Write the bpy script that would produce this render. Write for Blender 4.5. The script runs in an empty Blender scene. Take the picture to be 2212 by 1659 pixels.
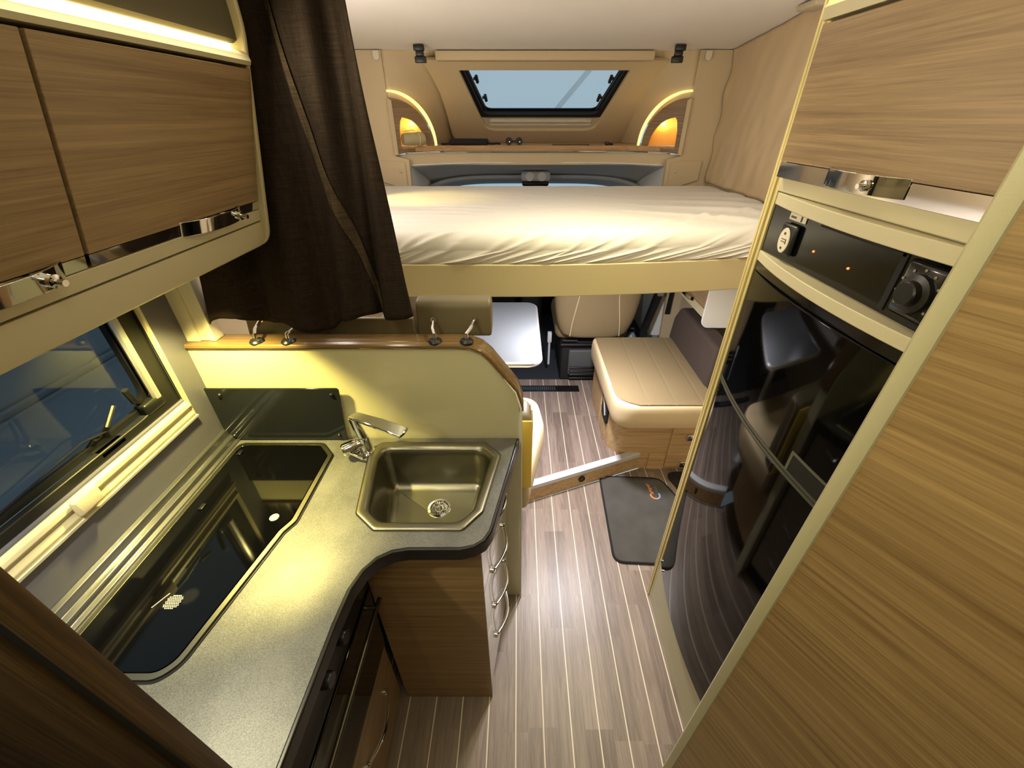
import bpy, bmesh, math, random
from mathutils import Vector, Matrix, geometry, noise
random.seed(4)
SC = bpy.context.scene
COL = SC.collection
PI = math.pi

# ------------------------------------------------------------------ camera, world, lamps, exposure
cam_data = bpy.data.cameras.new('camera')
cam = bpy.data.objects.new('camera', cam_data)
COL.objects.link(cam)
cam.location = (0, 0, 1.72)
cam.rotation_euler = (math.radians(90 - 32.99), 0, 0)
cam_data.sensor_width = 36
cam_data.lens = 885 / 2212 * 36
cam_data.shift_x = -14 / 2212
cam_data.clip_start = 0.02
SC.camera = cam

SC.view_settings.view_transform = 'Standard'
SC.view_settings.look = 'None'
SC.view_settings.gamma = 1
SC.view_settings.use_curve_mapping = False
SC.view_settings.exposure = 0.0

world = bpy.data.worlds.new('hall_daylight')
SC.world = world
world.use_nodes = True
wb = world.node_tree.nodes['Background']
wb.inputs[0].default_value = (0.42, 0.54, 0.62, 1)
wb.inputs[1].default_value = 1.0

WARM = (1.0, 0.80, 0.42)
YEL = (1.0, 0.84, 0.24)
NEUT = (1.0, 0.93, 0.86)

def lamp(name, kind, loc, energy, color, size=0.1, size_y=None, to=None, spot=None, blend=0.3):
    d = bpy.data.lights.new(name, kind)
    d.energy = energy
    d.color = color
    if kind == 'AREA':
        d.shape = 'RECTANGLE' if size_y else 'DISK'
        d.size = size
        if size_y: d.size_y = size_y
    elif kind == 'SPOT':
        d.spot_size = spot; d.spot_blend = blend; d.shadow_soft_size = size
    else:
        d.shadow_soft_size = size
    o = bpy.data.objects.new(name, d)
    o.location = loc
    if to is not None:
        o.rotation_euler = (Vector(to) - Vector(loc)).to_track_quat('-Z', 'Y').to_euler()
    COL.objects.link(o)
    return o

lamp('ceiling_lamp_aisle', 'AREA', (0.30, 1.34, 2.085), 4.8, (1.0, 0.92, 0.60), 0.10, to=(0.30, 1.30, 0))
bpy.data.lights['ceiling_lamp_aisle'].spread = math.radians(112)
lamp('ceiling_lamp_kitchen', 'AREA', (0.10, 0.05, 2.085), 1.6, (1.0, 0.92, 0.62), 0.22, to=(0.10, 0.05, 0))
lamp('ceiling_lamp_rear', 'AREA', (0.0, -0.45, 2.085), 1.2, (1.0, 0.93, 0.68), 0.22, to=(0.0, -0.4, 0))
lamp('ceiling_lamp_bed', 'AREA', (0.1, 1.75, 2.07), 2.0, (1.0, 0.95, 0.90), 0.50, to=(0.1, 1.9, 0))
lamp('under_bed_lamp', 'AREA', (0.28, 1.62, 1.145), 19.0, (0.97, 0.93, 0.97), 0.10, to=(0.22, 1.66, 0))
lamp('under_bed_lamp_left', 'AREA', (-0.45, 1.90, 1.145), 1.5, (0.92, 0.93, 1.0), 0.12, to=(-0.3, 1.8, 0))
lamp('cupboard_spot_front', 'SPOT', (-0.76, 0.81, 1.468), 58.0, YEL, 0.02, to=(-0.76, 0.84, 0), spot=math.radians(90), blend=0.4)
lamp('cupboard_spot_rear', 'SPOT', (-0.70, 0.34, 1.468), 19.0, (1.0, 0.93, 0.62), 0.02, to=(-0.55, 0.36, 0), spot=math.radians(112), blend=0.6)
lamp('reading_spot_bed', 'SPOT', (-0.80, 2.15, 1.80), 15.0, (1.0, 0.80, 0.24), 0.02, to=(-0.50, 2.22, 1.38), spot=math.radians(58), blend=0.7)
lamp('wall_lamp_left', 'POINT', (-0.78, 1.62, 1.76), 9.5, (1.0, 0.93, 0.88), 0.05)
lamp('fill_light_right', 'POINT', (1.05, 1.25, 1.78), 4.5, (1.0, 0.95, 0.88), 0.05)  # added fill, unseen behind the fridge cabinet; brightens bed end and ceiling
lamp('pod_lamp_left', 'POINT', (-0.665, 3.03, 1.69), 0.6, (1.0, 0.68, 0.22), 0.02)
lamp('pod_lamp_right', 'POINT', (0.905, 3.03, 1.69), 0.6, (1.0, 0.68, 0.22), 0.02)
lamp('strip_light_left', 'AREA', (-0.478, 0.17, 1.842), 8.0, (1.0, 0.90, 0.58), 1.5, 0.02, to=(0.5, 0.17, 1.45))
lamp('cupboard_glow_left', 'AREA', (-0.498, 0.32, 1.8285), 1.0, (1.0, 0.82, 0.40), 1.2, 0.005, to=(-0.40, 0.32, 1.75))
lamp('cupboard_glow_right', 'AREA', (0.545, 0.72, 1.95), 1.2, (1.0, 0.82, 0.34), 0.5, 0.012, to=(0.48, 0.72, 1.82))

# ------------------------------------------------------------------ materials
def lin(c):
    return tuple(((v / 255) / 12.92 if v / 255 <= 0.04045 else ((v / 255 + 0.055) / 1.055) ** 2.4) for v in c) + (1,)

def mat(name, rgb, rough=0.5, metal=0.0, bump=0.0, bscale=200, emit=None, estr=0, spec=0.5, coat=0.0, var=0.0, vscale=6, alpha=None, trans=0, ior=None, sheen=0):
    m = bpy.data.materials.new(name); m.use_nodes = True
    nt = m.node_tree; b = nt.nodes['Principled BSDF']
    b.inputs['Base Color'].default_value = lin(rgb)
    b.inputs['Roughness'].default_value = rough
    b.inputs['Metallic'].default_value = metal
    b.inputs['Specular IOR Level'].default_value = spec
    b.inputs['Coat Weight'].default_value = coat
    b.inputs['Coat Roughness'].default_value = 0.05
    if sheen: b.inputs['Sheen Weight'].default_value = sheen
    if trans: b.inputs['Transmission Weight'].default_value = trans
    if ior: b.inputs['IOR'].default_value = ior
    if alpha is not None: b.inputs['Alpha'].default_value = alpha
    if emit:
        b.inputs['Emission Color'].default_value = lin(emit)
        b.inputs['Emission Strength'].default_value = estr
    tc = nt.nodes.new('ShaderNodeTexCoord')
    if bump:
        n = nt.nodes.new('ShaderNodeTexNoise'); n.inputs['Scale'].default_value = bscale
        n.inputs['Detail'].default_value = 4
        bp = nt.nodes.new('ShaderNodeBump'); bp.inputs['Strength'].default_value = bump; bp.inputs['Distance'].default_value = 0.002
        nt.links.new(tc.outputs['Object'], n.inputs['Vector'])
        nt.links.new(n.outputs['Fac'], bp.inputs['Height'])
        nt.links.new(bp.outputs['Normal'], b.inputs['Normal'])
    if var:
        n = nt.nodes.new('ShaderNodeTexNoise'); n.inputs['Scale'].default_value = vscale; n.inputs['Detail'].default_value = 6
        r = nt.nodes.new('ShaderNodeMapRange'); r.inputs['To Min'].default_value = 1 - var; r.inputs['To Max'].default_value = 1 + var
        r.inputs['From Min'].default_value = .3; r.inputs['From Max'].default_value = .7
        mx = nt.nodes.new('ShaderNodeVectorMath'); mx.operation = 'SCALE'
        mx.inputs[0].default_value = lin(rgb)[:3]
        nt.links.new(tc.outputs['Object'], n.inputs['Vector'])
        nt.links.new(n.outputs['Fac'], r.inputs['Value'])
        nt.links.new(r.outputs[0], mx.inputs['Scale'])
        nt.links.new(mx.outputs[0], b.inputs['Base Color'])
    return m

def wood(name, dark, light, axis='y', rot=0.0, rough=0.42, fine=55, seed=0.0, contrast=1.0, spec=0.4):
    """straight walnut grain running along one axis"""
    m = bpy.data.materials.new(name); m.use_nodes = True
    nt = m.node_tree; L = nt.links; b = nt.nodes['Principled BSDF']
    b.inputs['Roughness'].default_value = rough
    b.inputs['Specular IOR Level'].default_value = spec
    tc = nt.nodes.new('ShaderNodeTexCoord')
    m0 = nt.nodes.new('ShaderNodeMapping'); m0.inputs['Rotation'].default_value = (0, 0, rot); m0.inputs['Location'].default_value = (seed, seed, seed)
    L.new(tc.outputs['Object'], m0.inputs[0])
    def lay(sc, along, det):
        mp = nt.nodes.new('ShaderNodeMapping')
        s = [sc, sc, sc]; s['xyz'.index(axis)] = along
        mp.inputs['Scale'].default_value = s
        L.new(m0.outputs[0], mp.inputs[0])
        n = nt.nodes.new('ShaderNodeTexNoise'); n.inputs['Scale'].default_value = 1; n.inputs['Detail'].default_value = det
        n.inputs['Roughness'].default_value = .6; n.inputs['Distortion'].default_value = .12
        L.new(mp.outputs[0], n.inputs['Vector'])
        return n.outputs['Fac']
    a = lay(fine * 1.9, 1.6, 4); c = lay(fine * 7, 7.0, 3); w = lay(26, .9, 3)
    ad = nt.nodes.new('ShaderNodeMath'); ad.operation = 'MULTIPLY_ADD'; ad.inputs[1].default_value = .42
    L.new(a, ad.inputs[0])
    t = nt.nodes.new('ShaderNodeMath'); t.operation = 'MULTIPLY_ADD'; t.inputs[1].default_value = .36
    L.new(c, t.inputs[0]); 
    t2 = nt.nodes.new('ShaderNodeMath'); t2.operation = 'MULTIPLY'; t2.inputs[1].default_value = .22
    L.new(w, t2.inputs[0]); L.new(t2.outputs[0], t.inputs[2]); L.new(t.outputs[0], ad.inputs[2])
    cr = nt.nodes.new('ShaderNodeValToRGB')
    lo, hi = .5 - .14 / contrast, .5 + .14 / contrast
    cr.color_ramp.elements[0].position = lo; cr.color_ramp.elements[0].color = lin(dark)
    cr.color_ramp.elements[1].position = hi; cr.color_ramp.elements[1].color = lin(light)
    L.new(ad.outputs[0], cr.inputs[0]); L.new(cr.outputs[0], b.inputs['Base Color'])
    bp = nt.nodes.new('ShaderNodeBump'); bp.inputs['Strength'].default_value = .15; bp.inputs['Distance'].default_value = .001
    L.new(c, bp.inputs['Height']); L.new(bp.outputs[0], b.inputs['Normal'])
    return m

def floor_mat(name):
    m = bpy.data.materials.new(name); m.use_nodes = True
    nt = m.node_tree; L = nt.links; b = nt.nodes['Principled BSDF']
    tc = nt.nodes.new('ShaderNodeTexCoord'); sp = nt.nodes.new('ShaderNodeSeparateXYZ')
    L.new(tc.outputs['Object'], sp.inputs[0])
    def M(op, a, bb=None, c=None):
        n = nt.nodes.new('ShaderNodeMath'); n.operation = op
        for i, v in enumerate((a, bb, c)):
            if v is None: continue
            if isinstance(v, (int, float)): n.inputs[i].default_value = v
            else: L.new(v, n.inputs[i])
        return n.outputs[0]
    W = 0.0932
    u = M('DIVIDE', M('ADD', sp.outputs[0], 10 * W - 0.006), W)
    k = M('FLOOR', u); fr = M('FRACT', u)
    wn = nt.nodes.new('ShaderNodeTexWhiteNoise'); wn.noise_dimensions = '1D'; L.new(k, wn.inputs['W'])
    v = M('ADD', M('DIVIDE', sp.outputs[1], 0.46), M('MULTIPLY', wn.outputs['Value'], 7.3))
    kk = M('FLOOR', v)
    w2 = nt.nodes.new('ShaderNodeTexWhiteNoise'); w2.noise_dimensions = '2D'
    cb = nt.nodes.new('ShaderNodeCombineXYZ'); L.new(k, cb.inputs[0]); L.new(kk, cb.inputs[1]); L.new(cb.outputs[0], w2.inputs['Vector'])
    mp = nt.nodes.new('ShaderNodeMapping'); mp.inputs['Scale'].default_value = (75, 4.0, 75)
    off = nt.nodes.new('ShaderNodeVectorMath'); off.operation = 'MULTIPLY_ADD'
    off.inputs[1].default_value = (5, 9, 3); L.new(w2.outputs['Color'], off.inputs[0]); L.new(tc.outputs['Object'], off.inputs[2])
    L.new(off.outputs[0], mp.inputs[0])
    n = nt.nodes.new('ShaderNodeTexNoise'); n.inputs['Scale'].default_value = 1.3; n.inputs['Detail'].default_value = 7; n.inputs['Roughness'].default_value = .65; n.inputs['Distortion'].default_value = 1.1
    L.new(mp.outputs[0], n.inputs['Vector'])
    val = M('ADD', M('MULTIPLY', n.outputs['Fac'], .78), M('MULTIPLY', w2.outputs['Value'], .20))
    cr = nt.nodes.new('ShaderNodeValToRGB'); e = cr.color_ramp.elements
    e[0].position = .25; e[0].color = lin((100, 86, 78)); e[1].position = .75; e[1].color = lin((162, 145, 134))
    L.new(val, cr.inputs[0])
    line = M('LESS_THAN', M('ABSOLUTE', M('SUBTRACT', fr, .5)), 0.021)
    mx = nt.nodes.new('ShaderNodeMix'); mx.data_type = 'RGBA'
    L.new(line, mx.inputs[0]); L.new(cr.outputs[0], mx.inputs[6]); mx.inputs[7].default_value = lin((228, 215, 195))
    L.new(mx.outputs[2], b.inputs['Base Color'])
    b.inputs['Roughness'].default_value = .38
    bp = nt.nodes.new('ShaderNodeBump'); bp.inputs['Strength'].default_value = .25; bp.inputs['Distance'].default_value = .0015
    L.new(n.outputs['Fac'], bp.inputs['Height']); L.new(bp.outputs[0], b.inputs['Normal'])
    return m

def speckle_mat(name, c1, c2, rough, metal=0.0):
    m = bpy.data.materials.new(name); m.use_nodes = True
    nt = m.node_tree; L = nt.links; b = nt.nodes['Principled BSDF']
    tc = nt.nodes.new('ShaderNodeTexCoord')
    n = nt.nodes.new('ShaderNodeTexNoise'); n.inputs['Scale'].default_value = 420; n.inputs['Detail'].default_value = 2
    n2 = nt.nodes.new('ShaderNodeTexNoise'); n2.inputs['Scale'].default_value = 14; n2.inputs['Detail'].default_value = 4
    L.new(tc.outputs['Object'], n.inputs['Vector']); L.new(tc.outputs['Object'], n2.inputs['Vector'])
    a = nt.nodes.new('ShaderNodeMath'); a.operation = 'MULTIPLY_ADD'; a.inputs[1].default_value = .6
    h = nt.nodes.new('ShaderNodeMath'); h.operation = 'MULTIPLY'; h.inputs[1].default_value = .4
    L.new(n.outputs['Fac'], a.inputs[0]); L.new(n2.outputs['Fac'], h.inputs[0]); L.new(h.outputs[0], a.inputs[2])
    cr = nt.nodes.new('ShaderNodeValToRGB'); cr.color_ramp.elements[0].position = .38; cr.color_ramp.elements[1].position = .62
    cr.color_ramp.elements[0].color = lin(c1); cr.color_ramp.elements[1].color = lin(c2)
    L.new(a.outputs[0], cr.inputs[0]); L.new(cr.outputs[0], b.inputs['Base Color'])
    b.inputs['Roughness'].default_value = rough; b.inputs['Metallic'].default_value = metal
    bp = nt.nodes.new('ShaderNodeBump'); bp.inputs['Strength'].default_value = .12; bp.inputs['Distance'].default_value = .001
    L.new(n.outputs['Fac'], bp.inputs['Height']); L.new(bp.outputs[0], b.inputs['Normal'])
    return m

def weave_mat(name, c1, c2, sx=500, sz=500, rough=.9):
    m = bpy.data.materials.new(name); m.use_nodes = True
    nt = m.node_tree; L = nt.links; b = nt.nodes['Principled BSDF']
    tc = nt.nodes.new('ShaderNodeTexCoord')
    vals = []
    for s in ((sx, sx, 12), (18, 18, sz)):
        mp = nt.nodes.new('ShaderNodeMapping'); mp.inputs['Scale'].default_value = s
        n = nt.nodes.new('ShaderNodeTexNoise'); n.inputs['Scale'].default_value = 1; n.inputs['Detail'].default_value = 2
        L.new(tc.outputs['Object'], mp.inputs[0]); L.new(mp.outputs[0], n.inputs['Vector']); vals.append(n.outputs['Fac'])
    a = nt.nodes.new('ShaderNodeMath'); a.operation = 'MULTIPLY'; L.new(vals[0], a.inputs[0]); L.new(vals[1], a.inputs[1])
    cr = nt.nodes.new('ShaderNodeValToRGB'); cr.color_ramp.elements[0].position = .16; cr.color_ramp.elements[1].position = .36
    cr.color_ramp.elements[0].color = lin(c1); cr.color_ramp.elements[1].color = lin(c2)
    L.new(a.outputs[0], cr.inputs[0]); L.new(cr.outputs[0], b.inputs['Base Color'])
    b.inputs['Roughness'].default_value = rough; b.inputs['Specular IOR Level'].default_value = .1
    bp = nt.nodes.new('ShaderNodeBump'); bp.inputs['Strength'].default_value = .4; bp.inputs['Distance'].default_value = .001
    L.new(a.outputs[0], bp.inputs['Height']); L.new(bp.outputs[0], b.inputs['Normal'])
    return m

M = {}
M['floor'] = floor_mat('plank_floor')
M['wood_y'] = wood('wood_grain_along', (120, 97, 70), (164, 138, 103), 'y')
M['wood_x'] = wood('wood_grain_across', (114, 89, 58), (162, 133, 92), 'x', seed=2.2)
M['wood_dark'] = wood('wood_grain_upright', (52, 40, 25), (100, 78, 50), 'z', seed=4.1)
M['wood_door'] = wood('wood_grain_door', (118, 93, 58), (166, 138, 94), 'x', seed=7.7, fine=46, contrast=1.05)
M['wood_bench'] = wood('wood_grain_bench', (170, 136, 92), (222, 192, 146), 'x', seed=1.3)
M['wood_shelf'] = wood('wood_grain_shelf', (150, 112, 72), (205, 168, 122), 'x', seed=3.3)
M['beige'] = mat('beige_trim', (196, 186, 156), .45, bump=.08, bscale=400)
M['beige_soft'] = mat('beige_panel', (196, 184, 160), .8, bump=.15, bscale=300)
M['cream'] = mat('cream_laminate', (178, 171, 138), .4, bump=.1, bscale=600)
M['ceiling'] = mat('ceiling_lining', (240, 237, 238), .85, bump=.1, bscale=300, var=.02, vscale=3)
M['ivory'] = mat('ivory_panel', (206, 188, 154), .75, bump=.08, bscale=300)
M['sheet'] = mat('bed_sheet', (204, 199, 190), .9, bump=.15, bscale=600, sheen=.2)
M['board'] = mat('bed_board_vinyl', (196, 182, 140), .6, bump=.1, bscale=500)
M['chrome'] = mat('chrome', (225, 225, 225), .06, 1.0)
M['steel'] = mat('brushed_steel', (138, 135, 122), .3, 1.0, bump=.04, bscale=500)
M['alu'] = mat('aluminium', (214, 214, 216), .3, .75)
M['nosing'] = mat('pale_nosing', (214, 218, 224), .4, .15)
M['alu_rail'] = mat('wall_rail_metal', (150, 150, 156), .25, .9)
M['piping_white'] = mat('white_piping', (240, 238, 228), .15, coat=.6)
M['alu_white'] = mat('pale_aluminium', (222, 216, 200), .35, .3)
M['black'] = mat('black_plastic', (18, 18, 18), .35)
M['black_matt'] = mat('black_matt', (16, 16, 17), .8)
M['gloss_black'] = mat('gloss_black_glass', (5, 5, 5), .05, spec=.3)
M['panel_black'] = mat('black_panel', (12, 12, 12), .12)
M['oven_black'] = mat('oven_enamel', (7, 7, 6), .35, spec=.3)
M['rubber'] = mat('dark_rubber', (11, 11, 12), .5)
M['hob_glass'] = mat('hob_glass', (6, 6, 7), .05, spec=.35)
M['smoke_glass'] = mat('smoked_glass', (50, 53, 58), .09, .55)
M['worktop'] = speckle_mat('worktop_laminate', (84, 84, 84), (116, 115, 113), .42, .2)
M['wood_pod_left'] = wood('wood_grain_pod_left', (112, 90, 66), (160, 134, 102), 'x', rot=-math.atan2(.673, .74))
M['wood_pod_right'] = wood('wood_grain_pod_right', (112, 90, 66), (160, 134, 102), 'x', rot=-math.atan2(.673, -.74))
M['wood_cap'] = wood('wood_grain_capping', (80, 62, 38), (126, 100, 66), 'x', seed=5.2, rough=.16, spec=.6)
M['worktop_edge'] = mat('worktop_edge', (14, 14, 14), .35)
M['grey_panel'] = mat('grey_panel', (98, 97, 112), .45, .15, bump=.25, bscale=700)
M['partition'] = mat('partition_laminate', (212, 206, 172), .22, coat=.25)
M['curtain'] = weave_mat('curtain_fabric', (34, 27, 23), (54, 43, 37), 1300, 1300)
M['curtain_band'] = weave_mat('curtain_band_fabric', (54, 45, 36), (86, 72, 58), 900, 900)
M['leather'] = mat('beige_leather', (134, 117, 86), .5, bump=.12, bscale=350)
M['leather_edge'] = mat('pale_leather', (204, 184, 146), .55, bump=.1, bscale=350)
M['leather_olive'] = mat('taupe_leather', (104, 93, 68), .5, bump=.1, bscale=350)
M['yellow_light_paint'] = mat('painted_yellow_light', (255, 222, 104), .7, bump=.1, bscale=400)  # lamplight put into the colour of the cushion's rear face
M['brown_fabric'] = mat('brown_fabric', (62, 50, 43), .9, bump=.3, bscale=600)
M['wallcloth'] = mat('wall_cloth', (206, 184, 150), .92, bump=.2, bscale=500)
M['mat'] = mat('carpet_mat', (74, 72, 69), .95, bump=.6, bscale=900, var=.18, vscale=9)
M['mat_edge'] = mat('mat_edge', (26, 26, 28), .9, bump=.4, bscale=900)
M['cab_carpet'] = mat('cab_carpet', (38, 44, 54), .95, bump=.5, bscale=900)
M['cab_grey'] = mat('cab_lining', (232, 232, 230), .85, bump=.1, bscale=400)
M['cab_grey_dark'] = mat('cab_lining_dark', (196, 198, 200), .8, bump=.1, bscale=400)
M['dash'] = mat('dashboard', (22, 22, 24), .75, bump=.2, bscale=500)
M['white'] = mat('white_gloss', (228, 228, 220), .3)
M['white_plastic'] = mat('white_plastic', (222, 214, 196), .5)
M['drawer_grey'] = mat('drawer_gloss', (176, 168, 162), .16, coat=.5)
M['table'] = mat('table_laminate', (112, 116, 120), .25)
M['navy'] = mat('navy_coachwork', (128, 138, 146), .5, var=.06, vscale=2)
M['orange'] = mat('orange_print', (238, 140, 70), .7)
M['blue'] = mat('blue_print', (130, 160, 215), .7)
M['print_grey'] = mat('grey_print', (96, 108, 112), .8)
M['print_dark'] = mat('dark_print', (60, 56, 52), .6)
M['print_red'] = mat('rust_print', (176, 130, 116), .6)
M['led'] = mat('led_diffuser', (255, 240, 190), .5, emit=(255, 232, 150), estr=7.0)
M['led_arc'] = mat('led_arc_diffuser', (255, 240, 200), .5, emit=(255, 222, 120), estr=1.3)
M['led_red'] = mat('indicator_lamp', (255, 120, 60), .5, emit=(255, 110, 50), estr=3)
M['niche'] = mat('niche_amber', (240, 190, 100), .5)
M['towel'] = mat('olive_cloth', (176, 166, 130), .9, bump=.4, bscale=500)
M['bottle'] = mat('clear_bottle', (190, 214, 226), .12, trans=.7, ior=1.3)
M['lens'] = mat('painted_glint', (250, 250, 240), .3, emit=(255, 250, 235), estr=1.0)  # self-lit colour used for the painted glints on the binoculars

def glass_mat(name, tint, refl=.9):
    m = bpy.data.materials.new(name); m.use_nodes = True
    nt = m.node_tree; L = nt.links
    for n in list(nt.nodes):
        if n.type == 'BSDF_PRINCIPLED': nt.nodes.remove(n)
    out = [n for n in nt.nodes if n.type == 'OUTPUT_MATERIAL'][0]
    t = nt.nodes.new('ShaderNodeBsdfTransparent'); t.inputs[0].default_value = tint
    g = nt.nodes.new('ShaderNodeBsdfGlossy'); g.inputs['Roughness'].default_value = .02; g.inputs[0].default_value = (refl, refl, refl, 1)
    f = nt.nodes.new('ShaderNodeFresnel'); f.inputs[0].default_value = 1.5
    mx = nt.nodes.new('ShaderNodeMixShader')
    geo = nt.nodes.new('ShaderNodeNewGeometry'); iv = nt.nodes.new('ShaderNodeMath'); iv.operation = 'SUBTRACT'; iv.inputs[0].default_value = 1
    mu = nt.nodes.new('ShaderNodeMath'); mu.operation = 'MULTIPLY'
    L.new(geo.outputs['Backfacing'], iv.inputs[1]); L.new(iv.outputs[0], mu.inputs[0]); L.new(f.outputs[0], mu.inputs[1])
    L.new(mu.outputs[0], mx.inputs[0]); L.new(t.outputs[0], mx.inputs[1]); L.new(g.outputs[0], mx.inputs[2]); L.new(mx.outputs[0], out.inputs[0])
    return m
M['pane'] = glass_mat('tinted_pane', (.70, .73, .75, 1))
M['pane_clear'] = glass_mat('clear_pane', (.92, .95, .96, 1))

# ------------------------------------------------------------------ mesh helpers
def V(*a): return Vector(a)

def box(bm, x0, x1, y0, y1, z0, z1):
    vs = [bm.verts.new(p) for p in ((x0,y0,z0),(x1,y0,z0),(x1,y1,z0),(x0,y1,z0),(x0,y0,z1),(x1,y0,z1),(x1,y1,z1),(x0,y1,z1))]
    fs = [bm.faces.new([vs[i] for i in f]) for f in ((0,3,2,1),(4,5,6,7),(0,1,5,4),(1,2,6,5),(2,3,7,6),(3,0,4,7))]
    return vs, fs

def rbox(bm, x0, x1, y0, y1, z0, z1, r, seg=3):
    b = bmesh.new(); box(b, x0, x1, y0, y1, z0, z1)
    bmesh.ops.bevel(b, geom=list(b.edges), offset=r, segments=seg, profile=.5, affect='EDGES')
    merge(bm, b)

def merge(bm, b):
    m = bpy.data.meshes.new('tmp'); b.to_mesh(m); b.free(); bm.from_mesh(m); bpy.data.meshes.remove(m)

def rpoly(pts, rad, seg=5):
    """round the corners of a 2D polygon; rad one number or one per corner"""
    n = len(pts); out = []
    for i in range(n):
        p = Vector(pts[i]); a = Vector(pts[i-1]); b = Vector(pts[(i+1) % n])
        r = rad[i] if isinstance(rad, (list, tuple)) else rad
        if r <= 0: out.append(tuple(p)); continue
        da = (a-p); db = (b-p); la, lb = da.length, db.length
        da.normalize(); db.normalize()
        ang = da.angle(db); t = min(r / math.tan(ang/2), la*.49, lb*.49)
        for k in range(seg+1):
            s = k/seg
            q = (p+da*t)*(1-s)**2 + p*2*s*(1-s) + (p+db*t)*s*s
            out.append((q.x, q.y))
    return out

def prism(bm, pts, f, d0, d1, holes=(), side=True):
    loops = [list(pts)] + [list(h) for h in holes]
    if holes:
        flat = [Vector((p[0], p[1], 0)) for l in loops for p in l]
        tris = geometry.tessellate_polygon([[Vector((p[0], p[1], 0)) for p in l] for l in loops])
    lay = []
    for d in (d0, d1):
        lay.append([[bm.verts.new(f(p[0], p[1], d)) for p in l] for l in loops])
    for li, L in enumerate(lay):
        if holes:
            fl = [v for l in L for v in l]
            for t in tris:
                try: bm.faces.new([fl[i] for i in t])
                except ValueError: pass
        else:
            bm.faces.new(L[0] if li == 0 else L[0][::-1])
    if side:
        for a, b in zip(lay[0], lay[1]):
            n = len(a)
            for i in range(n):
                j = (i+1) % n
                bm.faces.new((a[i], b[i], b[j], a[j]))
XY = lambda a, b, d: (a, b, d)
XZ = lambda a, b, d: (a, d, b)
YZ = lambda a, b, d: (d, a, b)

def tube(bm, pts, r, seg=10, caps=True, closed=False, squash=None):
    pts = [Vector(p) for p in pts]; n = len(pts); rings = []
    up = None
    for i, p in enumerate(pts):
        if closed: t = pts[(i+1) % n] - pts[i-1]
        else: t = (pts[min(i+1, n-1)] - pts[max(i-1, 0)])
        t.normalize()
        if up is None:
            up = t.orthogonal().normalized() if squash is None else (Vector(squash[1]) - t*Vector(squash[1]).dot(t)).normalized()
        else: up = (up - t*up.dot(t)).normalized()
        s = t.cross(up)
        rr = r[i] if isinstance(r, (list, tuple)) else r
        k = 1 if squash is None else squash[0]
        rings.append([bm.verts.new(p + up*math.cos(2*PI*j/seg)*rr*k + s*math.sin(2*PI*j/seg)*rr) for j in range(seg)])
    m = n if closed else n-1
    for i in range(m):
        a, b = rings[i], rings[(i+1) % n]
        for j in range(seg):
            bm.faces.new((a[j], a[(j+1) % seg], b[(j+1) % seg], b[j]))
    if caps and not closed:
        bm.faces.new(rings[0][::-1]); bm.faces.new(rings[-1])

def loft(bm, loops, close_first=False, close_last=False):
    rs = [[bm.verts.new(p) for p in l] for l in loops]
    n = len(rs[0])
    for a, b in zip(rs[:-1], rs[1:]):
        for j in range(n):
            bm.faces.new((a[j], a[(j+1) % n], b[(j+1) % n], b[j]))
    if close_first: bm.faces.new(rs[0][::-1])
    if close_last: bm.faces.new(rs[-1])

def lathe(bm, prof, origin, axis=(0,0,1), seg=24):
    ax = Vector(axis).normalized(); a = ax.orthogonal().normalized(); b = ax.cross(a); o = Vector(origin)
    loops = [[o + ax*h + (a*math.cos(2*PI*j/seg) + b*math.sin(2*PI*j/seg))*r for j in range(seg)] for r, h in prof]
    loft(bm, loops, True, True)

def grid(bm, nu, nv, f, skip=None):
    vs = [[bm.verts.new(f(i/nu, j/nv)) for j in range(nv+1)] for i in range(nu+1)]
    for i in range(nu):
        for j in range(nv):
            if skip and skip((i+.5)/nu, (j+.5)/nv): continue
            bm.faces.new((vs[i][j], vs[i+1][j], vs[i+1][j+1], vs[i][j+1]))

def text_mesh(bm, s, size, matrix):
    c = bpy.data.curves.new('t', 'FONT'); c.body = s; c.size = size; c.extrude = .0004
    o = bpy.data.objects.new('t', c); COL.objects.link(o)
    dg = bpy.context.evaluated_depsgraph_get()
    me = bpy.data.meshes.new_from_object(o.evaluated_get(dg))
    me.transform(matrix); bm.from_mesh(me)
    bpy.data.objects.remove(o); bpy.data.curves.remove(c); bpy.data.meshes.remove(me)

def worldloc(o):
    v = Vector((0,0,0))
    while o: v += o.location; o = o.parent
    return v

def obj(name, bm, m, parent=None, bevel=0, bseg=2, sub=0, thick=0, label=None, sharp=.55, recalc=True):
    if recalc: bmesh.ops.recalc_face_normals(bm, faces=list(bm.faces))
    for f in bm.faces: f.smooth = True
    for e in bm.edges:
        if len(e.link_faces) == 2 and e.calc_face_angle(0) > sharp: e.smooth = False
    bb = [v.co for v in bm.verts]
    lo = Vector((min(v.x for v in bb), min(v.y for v in bb), min(v.z for v in bb)))
    hi = Vector((max(v.x for v in bb), max(v.y for v in bb), max(v.z for v in bb)))
    org = Vector(((lo.x+hi.x)/2, (lo.y+hi.y)/2, lo.z))
    for v in bm.verts: v.co -= org
    me = bpy.data.meshes.new(name); bm.to_mesh(me); bm.free()
    me.materials.append(m)
    o = bpy.data.objects.new(name, me); COL.objects.link(o)
    if parent: o.parent = parent; o.location = org - worldloc(parent)
    else: o.location = org
    if bevel:
        b = o.modifiers.new('bevel', 'BEVEL'); b.width = bevel; b.segments = bseg; b.limit_method = 'ANGLE'; b.angle_limit = math.radians(40)
    if sub:
        s = o.modifiers.new('subsurf', 'SUBSURF'); s.levels = sub; s.render_levels = sub
    if thick:
        s = o.modifiers.new('solidify', 'SOLIDIFY'); s.thickness = thick; s.offset = 0
    if label: o['label'] = label
    return o

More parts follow.
